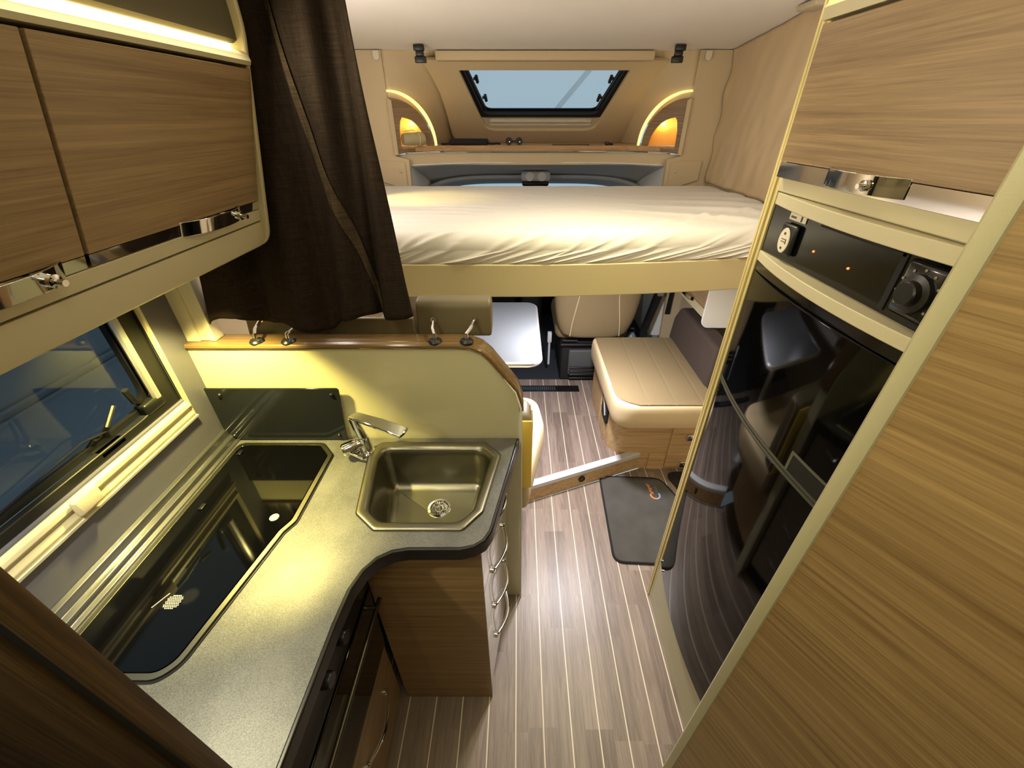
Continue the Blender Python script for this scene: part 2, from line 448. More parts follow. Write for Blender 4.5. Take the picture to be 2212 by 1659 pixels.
def thing(name, loc, label, cat, group=None):
    o = bpy.data.objects.new(name, None); COL.objects.link(o); o.location = loc
    o.empty_display_size = .05
    return tag(o, label, cat, group)

def tag(o, label, cat, group=None):
    o['label'] = label; o['category'] = cat
    if group: o['group'] = group
    return o

def struct(name, bm, m, **k):
    o = obj(name, bm, m, **k); o['kind'] = 'structure'; return o

def B(): return bmesh.new()
def bx(*a):
    b = bmesh.new(); box(b, *a); return b
def rbx(*a, **k):
    b = bmesh.new(); rbox(b, *a, **k); return b
def pr(*a, **k):
    b = bmesh.new(); prism(b, *a, **k); return b
def tb(*a, **k):
    b = bmesh.new(); tube(b, *a, **k); return b
def lt(*a, **k):
    b = bmesh.new(); lathe(b, *a, **k); return b
def bow(bm, f, c, hw, o0, out, z0, z1, n=16, th=.0032):
    P = [(c+hw*(2*i/n-1), o0+out*(1-abs(2*i/n-1)**2.6)) for i in range(n+1)]
    Q = [(c+(hw-th)*(2*i/n-1), o0-.001+(out-th)*(1-abs(2*i/n-1)**2.6)) for i in range(n+1)]
    prism(bm, P+Q[::-1], lambda a,b,d: f(a,b,d), z0, z1)
def arc(cx, cy, r, a0, a1, n=8):
    return [(cx + r*math.cos(math.radians(a0+(a1-a0)*i/n)), cy + r*math.sin(math.radians(a0+(a1-a0)*i/n))) for i in range(n+1)]

# ================================================================== THE SETTING
# floors
b = B(); prism(b, [(-1.0,-.95),(1.25,-.95),(1.25,1.76),(.74,1.757),(.03,1.484),(-1.0,1.484)], XY, -.03, 0)
struct('floor', b, M['floor'])
b = B(); prism(b, [(.04,1.498),(.70,1.752),(1.25,1.76),(1.25,2.53),(-1.0,2.53),(-1.0,1.5)], XY, .09, .118)
struct('floor_lounge', b, M['floor'])
struct('floor_cab', bx(-1.0,1.25,2.53,4.6,.085,.112), M['cab_carpet'])
# step riser and aluminium nosing
t = thing('floor_step', (.37,1.61,0), 'low wood-fronted step with a pale aluminium nosing across the aisle floor', 'step')
d = Vector((.69-.04, 1.742-1.487, 0)).normalized(); nrm = Vector((d.y, -d.x, 0))
def along(s, off): return Vector((.035,1.487,0)) + d*s + nrm*off
b = B(); prism(b, [tuple(along(0,0))[:2], tuple(along(.71,0))[:2], tuple(along(.71,-.012))[:2], tuple(along(0,-.012))[:2]], XY, 0, .112)
obj('riser', b, M['wood_bench'], t)
b = B()
prism(b, [tuple(along(0,.006))[:2], tuple(along(.705,.006))[:2], tuple(along(.705,-.03))[:2], tuple(along(0,-.03))[:2]], XY, .108, .124)
prism(b, [tuple(along(0,.009))[:2], tuple(along(.705,.009))[:2], tuple(along(.705,.001))[:2], tuple(along(0,.001))[:2]], XY, .096, .122)
obj('nosing', b, M['nosing'], t, bevel=.002)
c0 = along(.335,.004); c0.z = .055
b = lt([(.019,-.004),(.019,.004),(.013,.004),(.012,-.003)], c0, nrm, seg=20); obj('step_lamp_ring', b, M['rubber'], t)
b = lt([(.011,-.004),(.011,.002)], c0, nrm, seg=16); obj('step_lamp_lens', b, M['wood_dark'], t)

# shell walls
hole = [(-.35,1.085),(.905,1.085),(.905,1.65),(-.35,1.65)]
b = B(); prism(b, [(-.95,0),(1.0,0),(1.0,2.14),(-.95,2.14)], YZ, -.94, -.90, holes=[hole]); struct('wall_left', b, M['grey_panel'])
b = bx(-1.02,-.965,1.0,2.9,0,1.30); struct('wall_left_lounge', b, M['ivory'])
b = bx(-1.02,-.965,1.0,2.9,1.30,2.12); struct('wall_left_upper', b, M['ivory'])
b = bx(1.19,1.23,-.95,2.9,0,2.14); struct('wall_right', b, M['ivory'])
b = bx(-.94,1.23,-.95,-.91,0,2.14); struct('wall_back', b, M['cream'])
def cz(y): return 2.034 + (2.85-y)*.088 if y > 1.9 else 2.034 + .95*.088
b = B(); prism(b, [(-.95,cz(0)),(1.9,cz(1.9)),(2.95,cz(2.95)),(2.95,cz(2.95)+.03),(1.9,cz(0)+.03),(-.95,cz(0)+.03)], YZ, -1.0, 1.24)
struct('ceiling', b, M['ceiling'])
# front bulkhead left and right of the over-cab opening, with rounded inner corners
XC = .12
for nm, s in (('wall_front_left', -1), ('wall_front_right', 1)):
    pts = [(XC+s*.87,2.03),(XC+s*1.10,2.03),(XC+s*1.10,.11),(XC+s*(.99 if s<0 else .98),.11),(XC+s*(.93 if s<0 else .95),.9),(XC+s*.795,1.30),(XC+s*.790,1.505),(XC+s*.87,1.525)]
    struct(nm, pr(pts, XZ, 2.85, 2.885), M['ivory'])
    b = B()
    prism(b, [(XC+s*.875,1.50),(XC+s*1.0,1.50),(XC+s*1.0,1.395),(XC+s*.815,1.335),(XC+s*.815,1.49)], XZ, 2.838, 2.849)
    lathe(b, [(.010,0),(.010,.004),(.006,.006)], (XC+s*.845,2.838,1.443), (0,-1,0), seg=12)
    struct('trim_1' if s < 0 else 'trim_2', b, M['ivory'], bevel=.002)

# over-cab alcove shell, deepening towards the shelf, curved into its cheeks
def alc(u, v):
    xc = (u*2-1)*.87; z = 2.033 - v*.473
    g = max(0, min(1, (.87-abs(xc))/.30)); g = .5*g + .5*g*g*(3-2*g)
    return (XC+xc, 2.862 + .70*v*g + .05*g, z)
def alcskip(u, v):
    xc = (u*2-1)*.87
    f = (.868-abs(xc))/.2
    if f < .80 and f > .10 and 2.033 - v*.473 < 1.573+.175*math.sqrt(max(0, 1-max(0,f)**2)): return True
    return abs(xc-0.03) < .50 - .12*v and v < .80
b = B(); grid(b, 96, 60, alc, alcskip); struct('wall_front_alcove', b, M['ivory'], thick=.006, recalc=False)
# centre moulding with the trapezoid opening of the roof window
PA = Vector((0,2.925,1.998)); PB = Vector((0,3.50,1.580)); PD = (PB-PA); PN = Vector((0,-PD.z,PD.y)).normalized()   # normal to the panel, outwards
if PN.z < 0: PN = -PN
XP = .150
def pan(a, k, d): return Vector((XP+a, 0, 0)) + PA + PD*k + PN*d
half = [(.695,-.02),(.665,.10),(.635,.30),(.625,.50),(.622,.75),(.62,.88),(.585,1.0)]
outl = [(a,k) for a,k in half] + [(-a,k) for a,k in half[::-1]]
hol = rpoly([(-.495,.075),(.495,.075),(.375,.80),(-.375,.80)], [.012,.012,.10,.10], 6)
b = B(); prism(b, outl, pan, -.022, 0.0, holes=[hol])
struct('trim_3', b, M['ivory'], bevel=.003)
struct('trim_4', rbx(-.455,.745,2.846,2.93,1.985,2.028,r=.006), M['ivory'])

# roof window in the moulding
w = thing('roof_window', (XP,3.2,1.8), 'tilted trapezoid roof window with black seals above the cab', 'window')
w['kind'] = 'structure'; w.name = 'window_1'; del w['category']; del w['label']
def trap(ks, kb, wt, wb_, r, seg=6): return rpoly([(-wt,ks),(wt,ks),(wb_,kb),(-wb_,kb)], [.01,.01,r,r], seg)
def framel(outer, inner, d0, d1, m, nm, parent):
    b = B(); prism(b, outer, pan, d0, d1, holes=[inner]); obj(nm, b, m, parent, bevel=.002)
b = B(); prism(b, rpoly([(-.405,.655),(.405,.655),(.380,.815),(-.380,.815)],[0,0,.09,.09],5), pan, .001, .016); obj('window_frame', b, M['alu_white'], w)
framel(trap(.070,.668,.510,.405,.05), trap(.088,.620,.474,.378,.06), .001, .028, M['rubber'], 'window_seal', w)
framel(trap(.080,.645,.490,.388,.06), trap(.10,.60,.456,.362,.05), .030, .036, M['rubber'], 'window_seal', w)
b = B(); prism(b, trap(.05,.665,.50,.40,.06), pan, .046, .051); obj('window_pane', b, M['pane_clear'], w)
for k in (.70,.745):
    b = tb([pan(-.345,k,-.004), pan(.345,k,-.004)], .009, seg=8); obj('blind_rail', b, M['alu_white'], w)
for s in (-1,1):
    for k in (.19,.40):
        x = s*(.455-.13*k/.6*.9)
        b = B(); tube(b, [pan(x,k,-.001), pan(x-s*.024,k,-.006)], .008, seg=8); 
        tube(b, [pan(x-s*.018,k-.03,-.004), pan(x-s*.022,k+.035,-.004)], .010, seg=8)
        obj('window_latch', b, M['black'], w)
    b = tb([pan(s*.452,.10,.0), pan(s*.365,.56,.0)], .007, seg=8); obj('window_stay', b, M['black'], w)
# hall beyond: roof beam and pale roof seen through the roof window
b = B(); tube(b, [(1.20,6.5,2.55),(.50,6.5,1.815)], .035, seg=6); tube(b, [(-.45,6.5,1.79),(.95,6.5,1.79)], .03, seg=6)
o = obj('roof_beam', b, M['cab_grey']); tag(o, 'grey diagonal beam of the hall seen through the roof window', 'beam')

# side window above the worktop
w = B(); wn = bpy.data.objects.new('window_2', None); COL.objects.link(wn); wn.location = (-.92,.28,1.1); wn['kind'] = 'structure'
fr_o = rpoly([(-.36,1.10),(.872,1.10),(.872,1.62),(-.36,1.62)], [0,.09,.09,0], 7)
fr_i = rpoly([(-.34,1.108),(.855,1.108),(.855,1.60),(-.34,1.60)], [0,.075,.075,0], 7)
fr_ii = rpoly([(-.33,1.122),(.838,1.122),(.838,1.58),(-.33,1.58)], [0,.06,.06,0], 7)
b = B(); prism(b, rpoly([(-.37,1.085),(.903,1.085),(.903,1.64),(-.37,1.64)], 0), YZ, -.925, -.908, holes=[fr_i]); obj('window_frame', b, M['rubber'], wn, bevel=.003)
b = B(); prism(b, fr_i, YZ, -.940, -.926, holes=[fr_ii]); obj('window_seal', b, M['black'], wn, bevel=.003)
b = B(); prism(b, rpoly([(-.37,1.10),(.87,1.10),(.87,1.62),(-.37,1.62)], [0,.08,.08,0], 7), YZ, -.952, -.947); obj('window_pane', b, M['pane'], wn)
# blind cassette: stepped beige rails round the opening
b = B(); prism(b, [(-.900,1.030),(-.893,1.030),(-.890,1.040),(-.895,1.050),(-.895,1.058),(-.889,1.064),(-.891,1.074),(-.899,1.080),(-.927,1.084),(-.927,1.030)], XZ, -.36, .905)
obj('window_sill', b, M['beige'], wn, bevel=.002)
b = B(); prism(b, [(-.900,1.022),(-.890,1.024),(-.889,1.030),(-.900,1.031)], XZ, -.36, .91); obj('window_sill_lip', b, M['alu_white'], wn)
b = B(); prism(b, [(-.904,.900),(-.893,.901),(-.893,.909),(-.899,.911),(-.904,.911)], lambda a,c,d:(a,c,d), 1.03, 1.65); obj('window_jamb', b, M['beige'], wn, bevel=.002)
b = B(); tube(b, [(-.912,.848,1.13),(-.912,.848,1.40)], .010, seg=8); obj('window_stay', b, M['alu'], wn)
b = B()
rbox(b, -.935,-.905,.80,.86,1.105,1.135, r=.006); tube(b, [(-.935,.84,1.12),(-.92,.80,1.15),(-.915,.79,1.19)], .007, seg=8)
obj('window_latch', b, M['black'], wn)
b = B(); rbox(b, -.93,-.908,.66,.73,1.09,1.108, r=.005); tube(b, [(-.935,.70,1.115),(-.92,.715,1.14),(-.93,.76,1.165)], .005, seg=8); tube(b, [(-.94,.66,1.11),(-.925,.68,1.13),(-.935,.72,1.12)], .005, seg=8)
obj('window_latch', b, M['black'], wn)
b = B(); pts = [(-.92,.72,1.13),(-.925,.66,1.142),(-.930,.55,1.130),(-.930,.40,1.120),(-.930,.2,1.125)]; tube(b, pts, .0022, seg=6); obj('cord', b, M['black'], wn)
b = rbx(-.888,-.874,.545,.60,1.045,1.085, r=.006); obj('blind_grip', b, M['beige_soft'], wn)
# the next vehicle parked outside that window
b = B(); box(b, -2.5,-2.2,-3.5,3.6,-.6,2.6)
for z in (.62,.66): box(b, -2.199,-2.19,-3.5,3.6,z,z+.012)
struct('wall_outside', b, M['navy'])

# ------------------------------------------------------------------ partition behind the sink
out = [(-.90,0),(.008,0),(.008,.985),(.004,1.0),(-.012,1.055),(-.085,1.160),(-.105,1.180),(-.135,1.193),(-.165,1.196),(-.90,1.196)]
t = thing('partition_panel', (-.45,1.005,0), 'cream half-height partition behind the sink with a rounded wood capping', 'partition')
obj('panel', pr(out, XZ, .985, 1.035), M['partition'], t)
cap = [(-.90,1.196),(-.165,1.196),(-.135,1.193),(-.105,1.180),(-.085,1.160),(-.012,1.055),(.001,1.012),(.003,.985)]
def offs(P_, r):
    o = []
    for i, p in enumerate(P_):
        a = Vector(P_[max(i-1,0)]); c = Vector(P_[min(i+1,len(P_)-1)]); dd = (c-a).normalized(); nn = Vector((-dd.y, dd.x))
        q = Vector(p) + nn*r; o.append((q.x,q.y))
    return o
b = B()
prof = [(.980,.0),(.9785,.004),(.980,.009),(.984,.0125),(.999,.0130),(1.0005,.0118),(1.002,.0130),(1.020,.0130),(1.046,.0125),(1.054,.009),(1.057,.003),(1.054,-.004),(1.036,-.004)]
capf = []
for i in range(len(cap)-1):
    a = Vector(cap[i]); c = Vector(cap[i+1])
    capf.append(tuple(a))
    if (c-a).length > .03:
        pass
capf.append(cap[-1])
loops = []
for (y, o_) in prof:
    loops.append([(p[0], y, p[1]) for p in offs(capf[:-1]+[cap[-1]], o_)])
nl = len(loops)
vs = [[b.verts.new(p) for p in l] for l in loops]
for i in range(nl):
    j = (i+1) % nl
    for k in range(len(vs[0])-1):
        b.faces.new((vs[i][k], vs[i][k+1], vs[j][k+1], vs[j][k]))
obj('capping', b, M['wood_cap'], t)
b = B(); pts = [(x, .9765, z) for x, z in offs([(-.045,1.102),(-.012,1.055),(.003,1.0),(.005,.97),(.006,.55),(.006,.0)], .0035)]  # tapered white top stands in for the highlight on the capping
tube(b, pts, [.0004,.0024,.0032,.0032,.0032,.0032][:len(pts)], seg=8); obj('edge_piping', b, M['piping_white'], t, label='bright edge strip down the aisle side, its tapered top a painted highlight')

# ------------------------------------------------------------------ worktop (continuous L shape)
wo = [(-.899,.197),(-.370,.197),(-.368,.30),(-.366,.42),(-.360,.49),(-.345,.535),(-.322,.565),(-.292,.583),(-.255,.590),(-.135,.590)]
wo += [(-.105,.597),(-.083,.612),(-.070,.637),(-.066,.655)] + [(-.004,.978),(-.899,.978)]
sink_o = [(-.423,.956),(-.102,.956),(-.050,.900),(-.088,.690),(-.134,.634),(-.352,.634),(-.410,.684),(-.442,.889)]
sx = sum(p[0] for p in sink_o)/8; sy = sum(p[1] for p in sink_o)/8
def inset(P_, r):
    o = []; n = len(P_)
    if sum(P_[i-1][0]*P_[i][1]-P_[i][0]*P_[i-1][1] for i in range(n)) > 0: r = -r
    for i in range(n):
        a, p, c = Vector(P_[i-1]), Vector(P_[i]), Vector(P_[(i+1) % n])
        d1 = (p-a).normalized(); d2 = (c-p).normalized()
        n1 = Vector((d1.y,-d1.x)); n2 = Vector((d2.y,-d2.x)); m_ = (n1+n2); m_ = m_/max(.2, m_.dot(n1))
        q = p + m_*r; o.append((q.x,q.y))
    return o
hob_raw = [(-.848,.948),(-.594,.948),(-.547,.897),(-.546,.66),(-.562,.628),(-.613,.345),(-.640,.320),(-.848,.320)]
t = thing('kitchen_worktop', (-.6,.55,.845), 'L-shaped grey laminate worktop with a dark front edge around sink and hob', 'worktop')
b = B(); prism(b, wo, XY, .857, .885, holes=[inset(sink_o,.012)])
obj('worktop_slab', b, M['worktop'], t, bevel=.002)
fe = wo[1:15]
b = B()
lo = [(p[0],p[1]) for p in fe]
nrmo = offs(lo, -.004); nin = offs(lo, .010)
def strip(P1, P2, z0, z1, bm):
    poly = P1 + P2[::-1]; prism(bm, poly, XY, z0, z1)
strip(offs(lo,-.007), offs(lo,.003), .846, .8856, b)
obj('front_edge', b, M['worktop_edge'], t, bevel=.003, label='dark edging along the worktop front')
b = B(); prism(b, [(-.899,.885),(-.858,.885),(-.858,.890),(-.868,.893),(-.870,.905),(-.884,.908),(-.886,.926),(-.899,.928)], XZ, .197, .972)
obj('wall_rail', b, M['alu_rail'], t, bevel=.0015, label='bright metal rail along the window wall')

# sink
t = thing('kitchen_sink', (sx,sy,.745), 'stainless steel sink basin with chamfered corners set in the worktop', 'sink')
R = lambda P_, r, z, seg=5: [(x,y,z) for x,y in rpoly(P_, r, seg)]
L0 = sink_o; L1 = inset(L0,.006); L2 = inset(L0,.014); L3 = inset(L0,.019); L4 = inset(L0,.024)
bas = [(-.395,.935),(-.120,.935),(-.085,.905),(-.108,.700),(-.150,.660),(-.345,.660),(-.385,.700),(-.412,.890)]
b = B()
loft(b, [R(L0,.02,.8855), R(L0,.02,.888), R(L1,.02,.8915), R(L2,.02,.889), R(L3,.02,.8895), R(L4,.03,.887),
         R(inset(L4,.006),.05,.880), R(inset(L4,.010),.06,.865), R(inset(L4,.016),.06,.80), R(inset(L4,.022),.06,.765), R(inset(L4,.032),.06,.752), R(inset(L4,.050),.06,.747)], False, True)
obj('basin', b, M['steel'], t, recalc=False)
dr = thing('dummy', (0,0,0), '', ''); bpy.data.objects.remove(dr)
dc = (-.235,.820)
b = lt([(.034,.747),(.034,.750),(.027,.7515),(.024,.748),(.010,.7475),(.004,.755),(.0001,.756)], (dc[0],dc[1],0), seg=32)
dn = obj('drain', b, M['chrome'], t)
b = B()
for k in range(24):
    a = 2*PI*k/24; ca, sa = math.cos(a), math.sin(a)
    tube(b, [(dc[0]+ca*.013, dc[1]+sa*.013, .7500),(dc[0]+ca*.023, dc[1]+sa*.023, .7510)], .0011, seg=5)
obj('strainer_slots', b, M['black'], dn)

# hob with glass lid
t = thing('gas_hob', (-.72,.63,.885), 'hob under a black glass lid with a steel rim beside the window', 'hob')
def HB(r): return rpoly(inset(hob_raw, r), [.025,.02,.02,.03,.03,.06,.04,.02], 5)
b = B(); prism(b, HB(0), XY, .8855, .892, holes=[HB(.011)]); obj('rim', b, M['steel'], t, bevel=.0015)
b = B(); prism(b, HB(-.004), XY, .8852, .8872); obj('tray', b, M['black'], t)
b = B(); prism(b, HB(.0125), XY, .8885, .8935); obj('glass_lid', b, M['hob_glass'], t)
b = lt([(.011,.8936),(.011,.8950),(.0085,.8950),(.0080,.8937)], (-.602,.668,0), seg=24); obj('lid_grommet', b, M['alu'], t)
for (x,y) in ((-.818,.90),(-.815,.362),(-.80,.70)):
    b = rbx(x-.006,x+.006,y-.010,y+.010,.8936,.898, r=.002); obj('lid_stop', b, M['black'], t)

b = B()
for i in range(-5,6):
    for j in range(-5,6):
        px, py = -.703+i*.0036+(j%2)*.0018, .458+j*.0033
        if (px+.703)**2+(py-.458)**2 < .0165**2: lathe(b, [(.0014,.8936),(.0012,.8940)], (px,py,0), seg=6)
tube(b, [(-.738,.446,.8938),(-.722,.476,.8938)], .0010, seg=5)  # disc of pale dots with a short line beside it
obj('lid_dots', b, M['white_plastic'], t, label='round cluster of pale dots on the lid')

# smoked glass splash guard on four studs
t = thing('splash_guard', (-.69,.97,.888), 'smoked grey glass splash guard fixed to the partition behind the hob', 'splash guard')
b = B(); prism(b, rpoly([(-.893,.889),(-.528,.889),(-.511,1.077),(-.893,1.077)], [.002,.004,.010,.002], 4), XZ, .966, .971); obj('glass_plate', b, M['smoke_glass'], t, bevel=.0008)
for (x,z) in ((-.855,1.055),(-.535,1.055),(-.548,.905),(-.868,.905)):
    b = lt([(.007,0),(.007,.016),(.0045,.020)], (x,.981,z), (0,-1,0), seg=14); obj('stud', b, M['black'], t)

# mixer tap
t = thing('mixer_tap', (-.455,.918,.885), 'chrome mixer tap with a flat blade spout between hob and sink', 'tap')
b = lt([(.024,0),(.024,.004),(.0185,.008),(.0175,.05),(.0165,.060)], (-.452,.915,.885), seg=24); obj('tap_base', b, M['chrome'], t)
b = B(); e0 = Vector((-.452,.915,.935)); e1 = Vector((-.468,.915,1.012))
loft(b, [[e0+V(x*.0165,y*.014,0) for x,y in arc(0,0,1,0,345,15)], [e0.lerp(e1,.5)+V(x*.0145,y*.012,0) for x,y in arc(0,0,1,0,345,15)], [e1+V(x*.012,y*.011,0) for x,y in arc(0,0,1,0,345,15)]], True, True)
obj('tap_body', b, M['chrome'], t)
b = B(); A1, A2, A3, A4 = V(-.478,.908,1.022), V(-.455,.932,1.022), V(-.305,.884,1.004), V(-.320,.846,1.002)
for dz in (0,):
    mid = [A1, (A1+A2)/2+V(-.003,.004,0), A2, A2.lerp(A3,.5)+V(0,.002,.002), A3, A3.lerp(A4,.5)+V(.003,0,0), A4, A4.lerp(A1,.5)+V(0,-.001,.002)]
    loft(b, [[p+V(0,0,-.009) for p in mid], [p+V(0,0,.0) for p in mid]], True, True)
obj('spout', b, M['chrome'], t, bevel=.003)
kd = V(-.8,-.55,-.06).normalized(); k0 = V(-.452,.915,.925)
b = lt([(.016,.0),(.016,.022),(.0185,.024),(.0195,.030),(.0185,.060),(.015,.064),(.0001,.065)], k0, kd, seg=24); hd = obj('mixer_knob', b, M['chrome'], t)
b = B(); q = k0+kd*.050; loft(b, [[q+V(-.006,-.004,-.006), q+V(.006,-.014,-.006), q+V(.050,-.024,-.024), q+V(.044,-.012,-.024)], [q+V(-.006,-.004,.004), q+V(.006,-.014,.004), q+V(.050,-.024,-.014), q+V(.044,-.012,-.014)]], True, True)
obj('lever', b, M['chrome'], hd, bevel=.002)

# ------------------------------------------------------------------ base units
t = thing('sink_cabinet', (-.22,.79,0), 'sink base unit with a walnut end panel and glossy drawers on the aisle side', 'cabinet')
fc = [(-.392,.616),(-.094,.616),(-.040,.978),(-.392,.978)]
obj('end_panel', pr([(-.392,.614),(-.092,.614),(-.092,.632),(-.392,.632)], XY, .002, .845), M['wood_x'], t)
b = B()
obj('carcass', pr([(-.390,.634),(-.100,.634),(-.055,.976),(-.390,.976)], XY, .002, .74), M['black_matt'], t)
dd = (V(-.044,.952,0)-V(-.092,.622,0)).normalized(); dn_ = V(dd.y,-dd.x,0)
def sidept(s, off, z): return V(-.092,.622,0)+dd*s+dn_*off+V(0,0,z)
for k, (z0,z1) in enumerate(((.085,.262),(.268,.448),(.454,.640),(.646,.842))):
    b = B(); loft(b, [[sidept(.0,.0,z0),sidept(.345,.0,z0),sidept(.345,.0,z1),sidept(.0,.0,z1)],[sidept(.0,-.016,z0),sidept(.345,-.016,z0),sidept(.345,-.016,z1),sidept(.0,-.016,z1)]], True, True)
    dw = obj('drawer', b, M['drawer_grey'], t, bevel=.001)
    zc = z1-.045
    b = B(); pts = [sidept(.10+.16*q_/10, .002+.024*math.sin(PI*q_/10), zc) for q_ in range(11)]
    tube(b, pts, .006, seg=8, squash=(.5,(0,0,1)))
    for s in (.10,.26): lathe(b, [(.011,0),(.011,.006),(.008,.009)], sidept(s,.0,zc), dn_, seg=12)
    obj('handle', b, M['chrome'], dw)
    
obj('plinth', pr([(-.392,.620),(-.10,.620),(-.052,.97),(-.06,.976),(-.392,.976)], XY, .0, .08), M['drawer_grey'], t) if False else None

t = thing('oven_cabinet', (-.65,.38,0), 'base unit below the hob with a walnut drawer under the oven', 'cabinet')
obj('carcass', bx(-.895,-.425,.199,.612,.0,.43), M['black_matt'], t)
b = bx(-.424,-.404,.199,.606,.06,.425); dw = obj('drawer', b, M['wood_y'], t, bevel=.001)
b = B(); pts = [(-.402+.024*math.sin(PI*q_/10), .36+.17*q_/10, .27) for q_ in range(11)]; tube(b, pts, .006, seg=8, squash=(.5,(0,0,1)))
for y in (.36,.53): lathe(b, [(.011,0),(.011,.006),(.008,.009)], (-.404,y,.27), (1,0,0), seg=12)
obj('handle', b, M['chrome'], dw)
obj('kick_board', bx(-.44,-.43,.199,.61,.0,.055), M['wood_y'], t)
t = thing('oven', (-.6,.38,.43), 'black built-in oven under the worktop with a long bar handle', 'oven')
obj('body', bx(-.88,-.402,.199,.60,.432,.842), M['oven_black'], t, bevel=.002)
b = B(); prism(b, [(-.401,.440),(-.388,.440),(-.378,.72),(-.401,.72)], XZ, .199, .59); dg_ = obj('oven_door', b, M['gloss_black'], t, bevel=.002)
b = B(); tube(b, [(-.352,.20,.700),(-.352,.575,.700)], .0055, seg=12)
for y in (.24,.55): tube(b, [(-.380,y,.700),(-.352,y,.700)], .006, seg=8)
obj('door_handle', b, mat('dull_bar',(84,78,64),.35,.9), dg_)
b = B(); prism(b, [(-.401,.73),(-.380,.73),(-.388,.842),(-.401,.842)], XZ, .199, .59); cp = obj('control_panel', b, M['oven_black'], t, bevel=.002)
for y in (.36,.44,.54):
    b = lt([(.017,0),(.016,.016),(.0145,.019)], (-.386,y,.79), (1,0,.05), seg=20); obj('control_knob', b, M['black'], cp)

# ------------------------------------------------------------------ wall cupboard on the left with cove light
t = thing('wall_cupboard', (-.72,.3,1.48), 'walnut-door wall cupboard over the hob with a glowing light cove on top', 'cupboard')
# profile of the cream body at the far end
prof = [(-.899,1.482),(-.600,1.482),(-.590,1.490),(-.592,1.80),(-.592,1.84),(-.600,1.842),(-.899,1.842)]
obj('carcass', pr(prof, XZ, -.60, .935), M['beige_soft'], t)
endp = rpoly([(-.899,1.476),(-.560,1.476),(-.484,1.85),(-.486,2.117),(-.899,2.117)], [0,.05,.2,0,0], 8)
obj('end_panel', pr(endp, XZ, .943, .954), M['beige'], t, bevel=.003)
def dpt(y, z, off):   # point on the tilted door face
    f = (z-1.556)/(1.795-1.556); return (-.575+.067*f+off, y, z)
for y0, y1 in ((-.585,.527),(.533,.941)):
    b = B(); loft(b, [[dpt(y0,1.573,0),dpt(y1,1.573,0),dpt(y1,1.795,0),dpt(y0,1.795,0)],[dpt(y0,1.573,.018),dpt(y1,1.573,.018),dpt(y1,1.795,.018),dpt(y0,1.795,.018)]], True, True)
    dr_ = obj('door', b, M['wood_y'], t, bevel=.001)
    b = B(); loft(b, [[dpt(y0,1.557,.0),dpt(y1,1.557,.0),dpt(y1,1.572,.0),dpt(y0,1.572,.0)],[dpt(y0,1.557,.017),dpt(y1,1.557,.017),dpt(y1,1.572,.017),dpt(y0,1.572,.017)]], True, True)
    obj('chrome_strip', b, M['chrome'], dr_)
    ym = (y0+y1)/2 if y0 > 0 else .41
    if y0 > 0: ym = .785
    b = B(); bow(b, lambda yy,o_,z: dpt(yy,z,o_), ym, .085, .0182, .026, 1.554, 1.577)
    hn = obj('handle', b, M['chrome'], dr_, bevel=.0006)
    b = lt([(.008,0),(.008,.006),(.004,.007),(.004,.016)], Vector(dpt(ym+.045,1.565,.040)), (1,0,-.2), seg=16); obj('lock_button', b, M['chrome'], hn)
b = B(); prism(b, [(-.592,1.5335),(-.561,1.5335),(-.556,1.5555),(-.592,1.5555)], XZ, -.6, .942); obj('lower_lip', b, M['beige'], t, bevel=.001)
b = B(); prism(b, [(-.600,1.4785),(-.580,1.4785),(-.571,1.484),(-.566,1.496),(-.562,1.5305),(-.592,1.5305),(-.592,1.482)], XZ, -.6, .942); obj('light_rail', b, M['beige'], t)
# rounded rail over the doors, lit by the hidden strip
b = B(); prism(b, [(-.560,1.800),(-.488,1.800),(-.485,1.806),(-.487,1.814),(-.494,1.820),(-.506,1.823),(-.560,1.824)], XZ, -.6, .942); obj('top_rail', b, M['beige'], t)
b = bx(-.524,-.509,-.6,.935,1.8242,1.8305); obj('light_strip', b, M['led'], t, label='glowing strip light above the doors')
b = B(); prism(b, [(-.56,1.832),(-.507,1.832),(-.500,1.836),(-.499,1.85),(-.499,2.117),(-.56,2.117)], XZ, -.6, .942); obj('cove_panel', b, mat('taupe_cove',(84,77,60),.8), t)
for y in (.80,.34):
    b = lt([(.036,1.4785),(.036,1.474),(.030,1.472),(.028,1.476)], (-.74 if y > .5 else -.70,y,0), seg=28); sr = obj('spot_ring', b, M['chrome'], t)
    b = lt([(.027,1.4755),(.027,1.4745)], (-.74 if y > .5 else -.70,y,0), seg=24); obj('spot_lens', b, mat('spot_lens',(255,240,190),.4,emit=(255,235,160),estr=14), sr)

# tall cabinet edge, close on the left
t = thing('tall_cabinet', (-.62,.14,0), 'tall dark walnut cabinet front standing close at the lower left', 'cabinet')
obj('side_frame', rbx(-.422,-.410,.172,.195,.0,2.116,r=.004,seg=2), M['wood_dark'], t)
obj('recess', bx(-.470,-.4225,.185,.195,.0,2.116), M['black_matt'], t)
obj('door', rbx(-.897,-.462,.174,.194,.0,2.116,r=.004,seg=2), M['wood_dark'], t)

# white blind casing at the end of the left wall
struct('trim_5', bx(-.905,-.866,.998,1.03,1.2105,2.0), M['white_plastic'])
b = B(); box(b, -.8655,-.838,1.006,1.035,1.2105,2.0); box(b, -.8375,-.824,1.0,1.035,1.2105,2.0); struct('trim_6', b, M['white_plastic'])

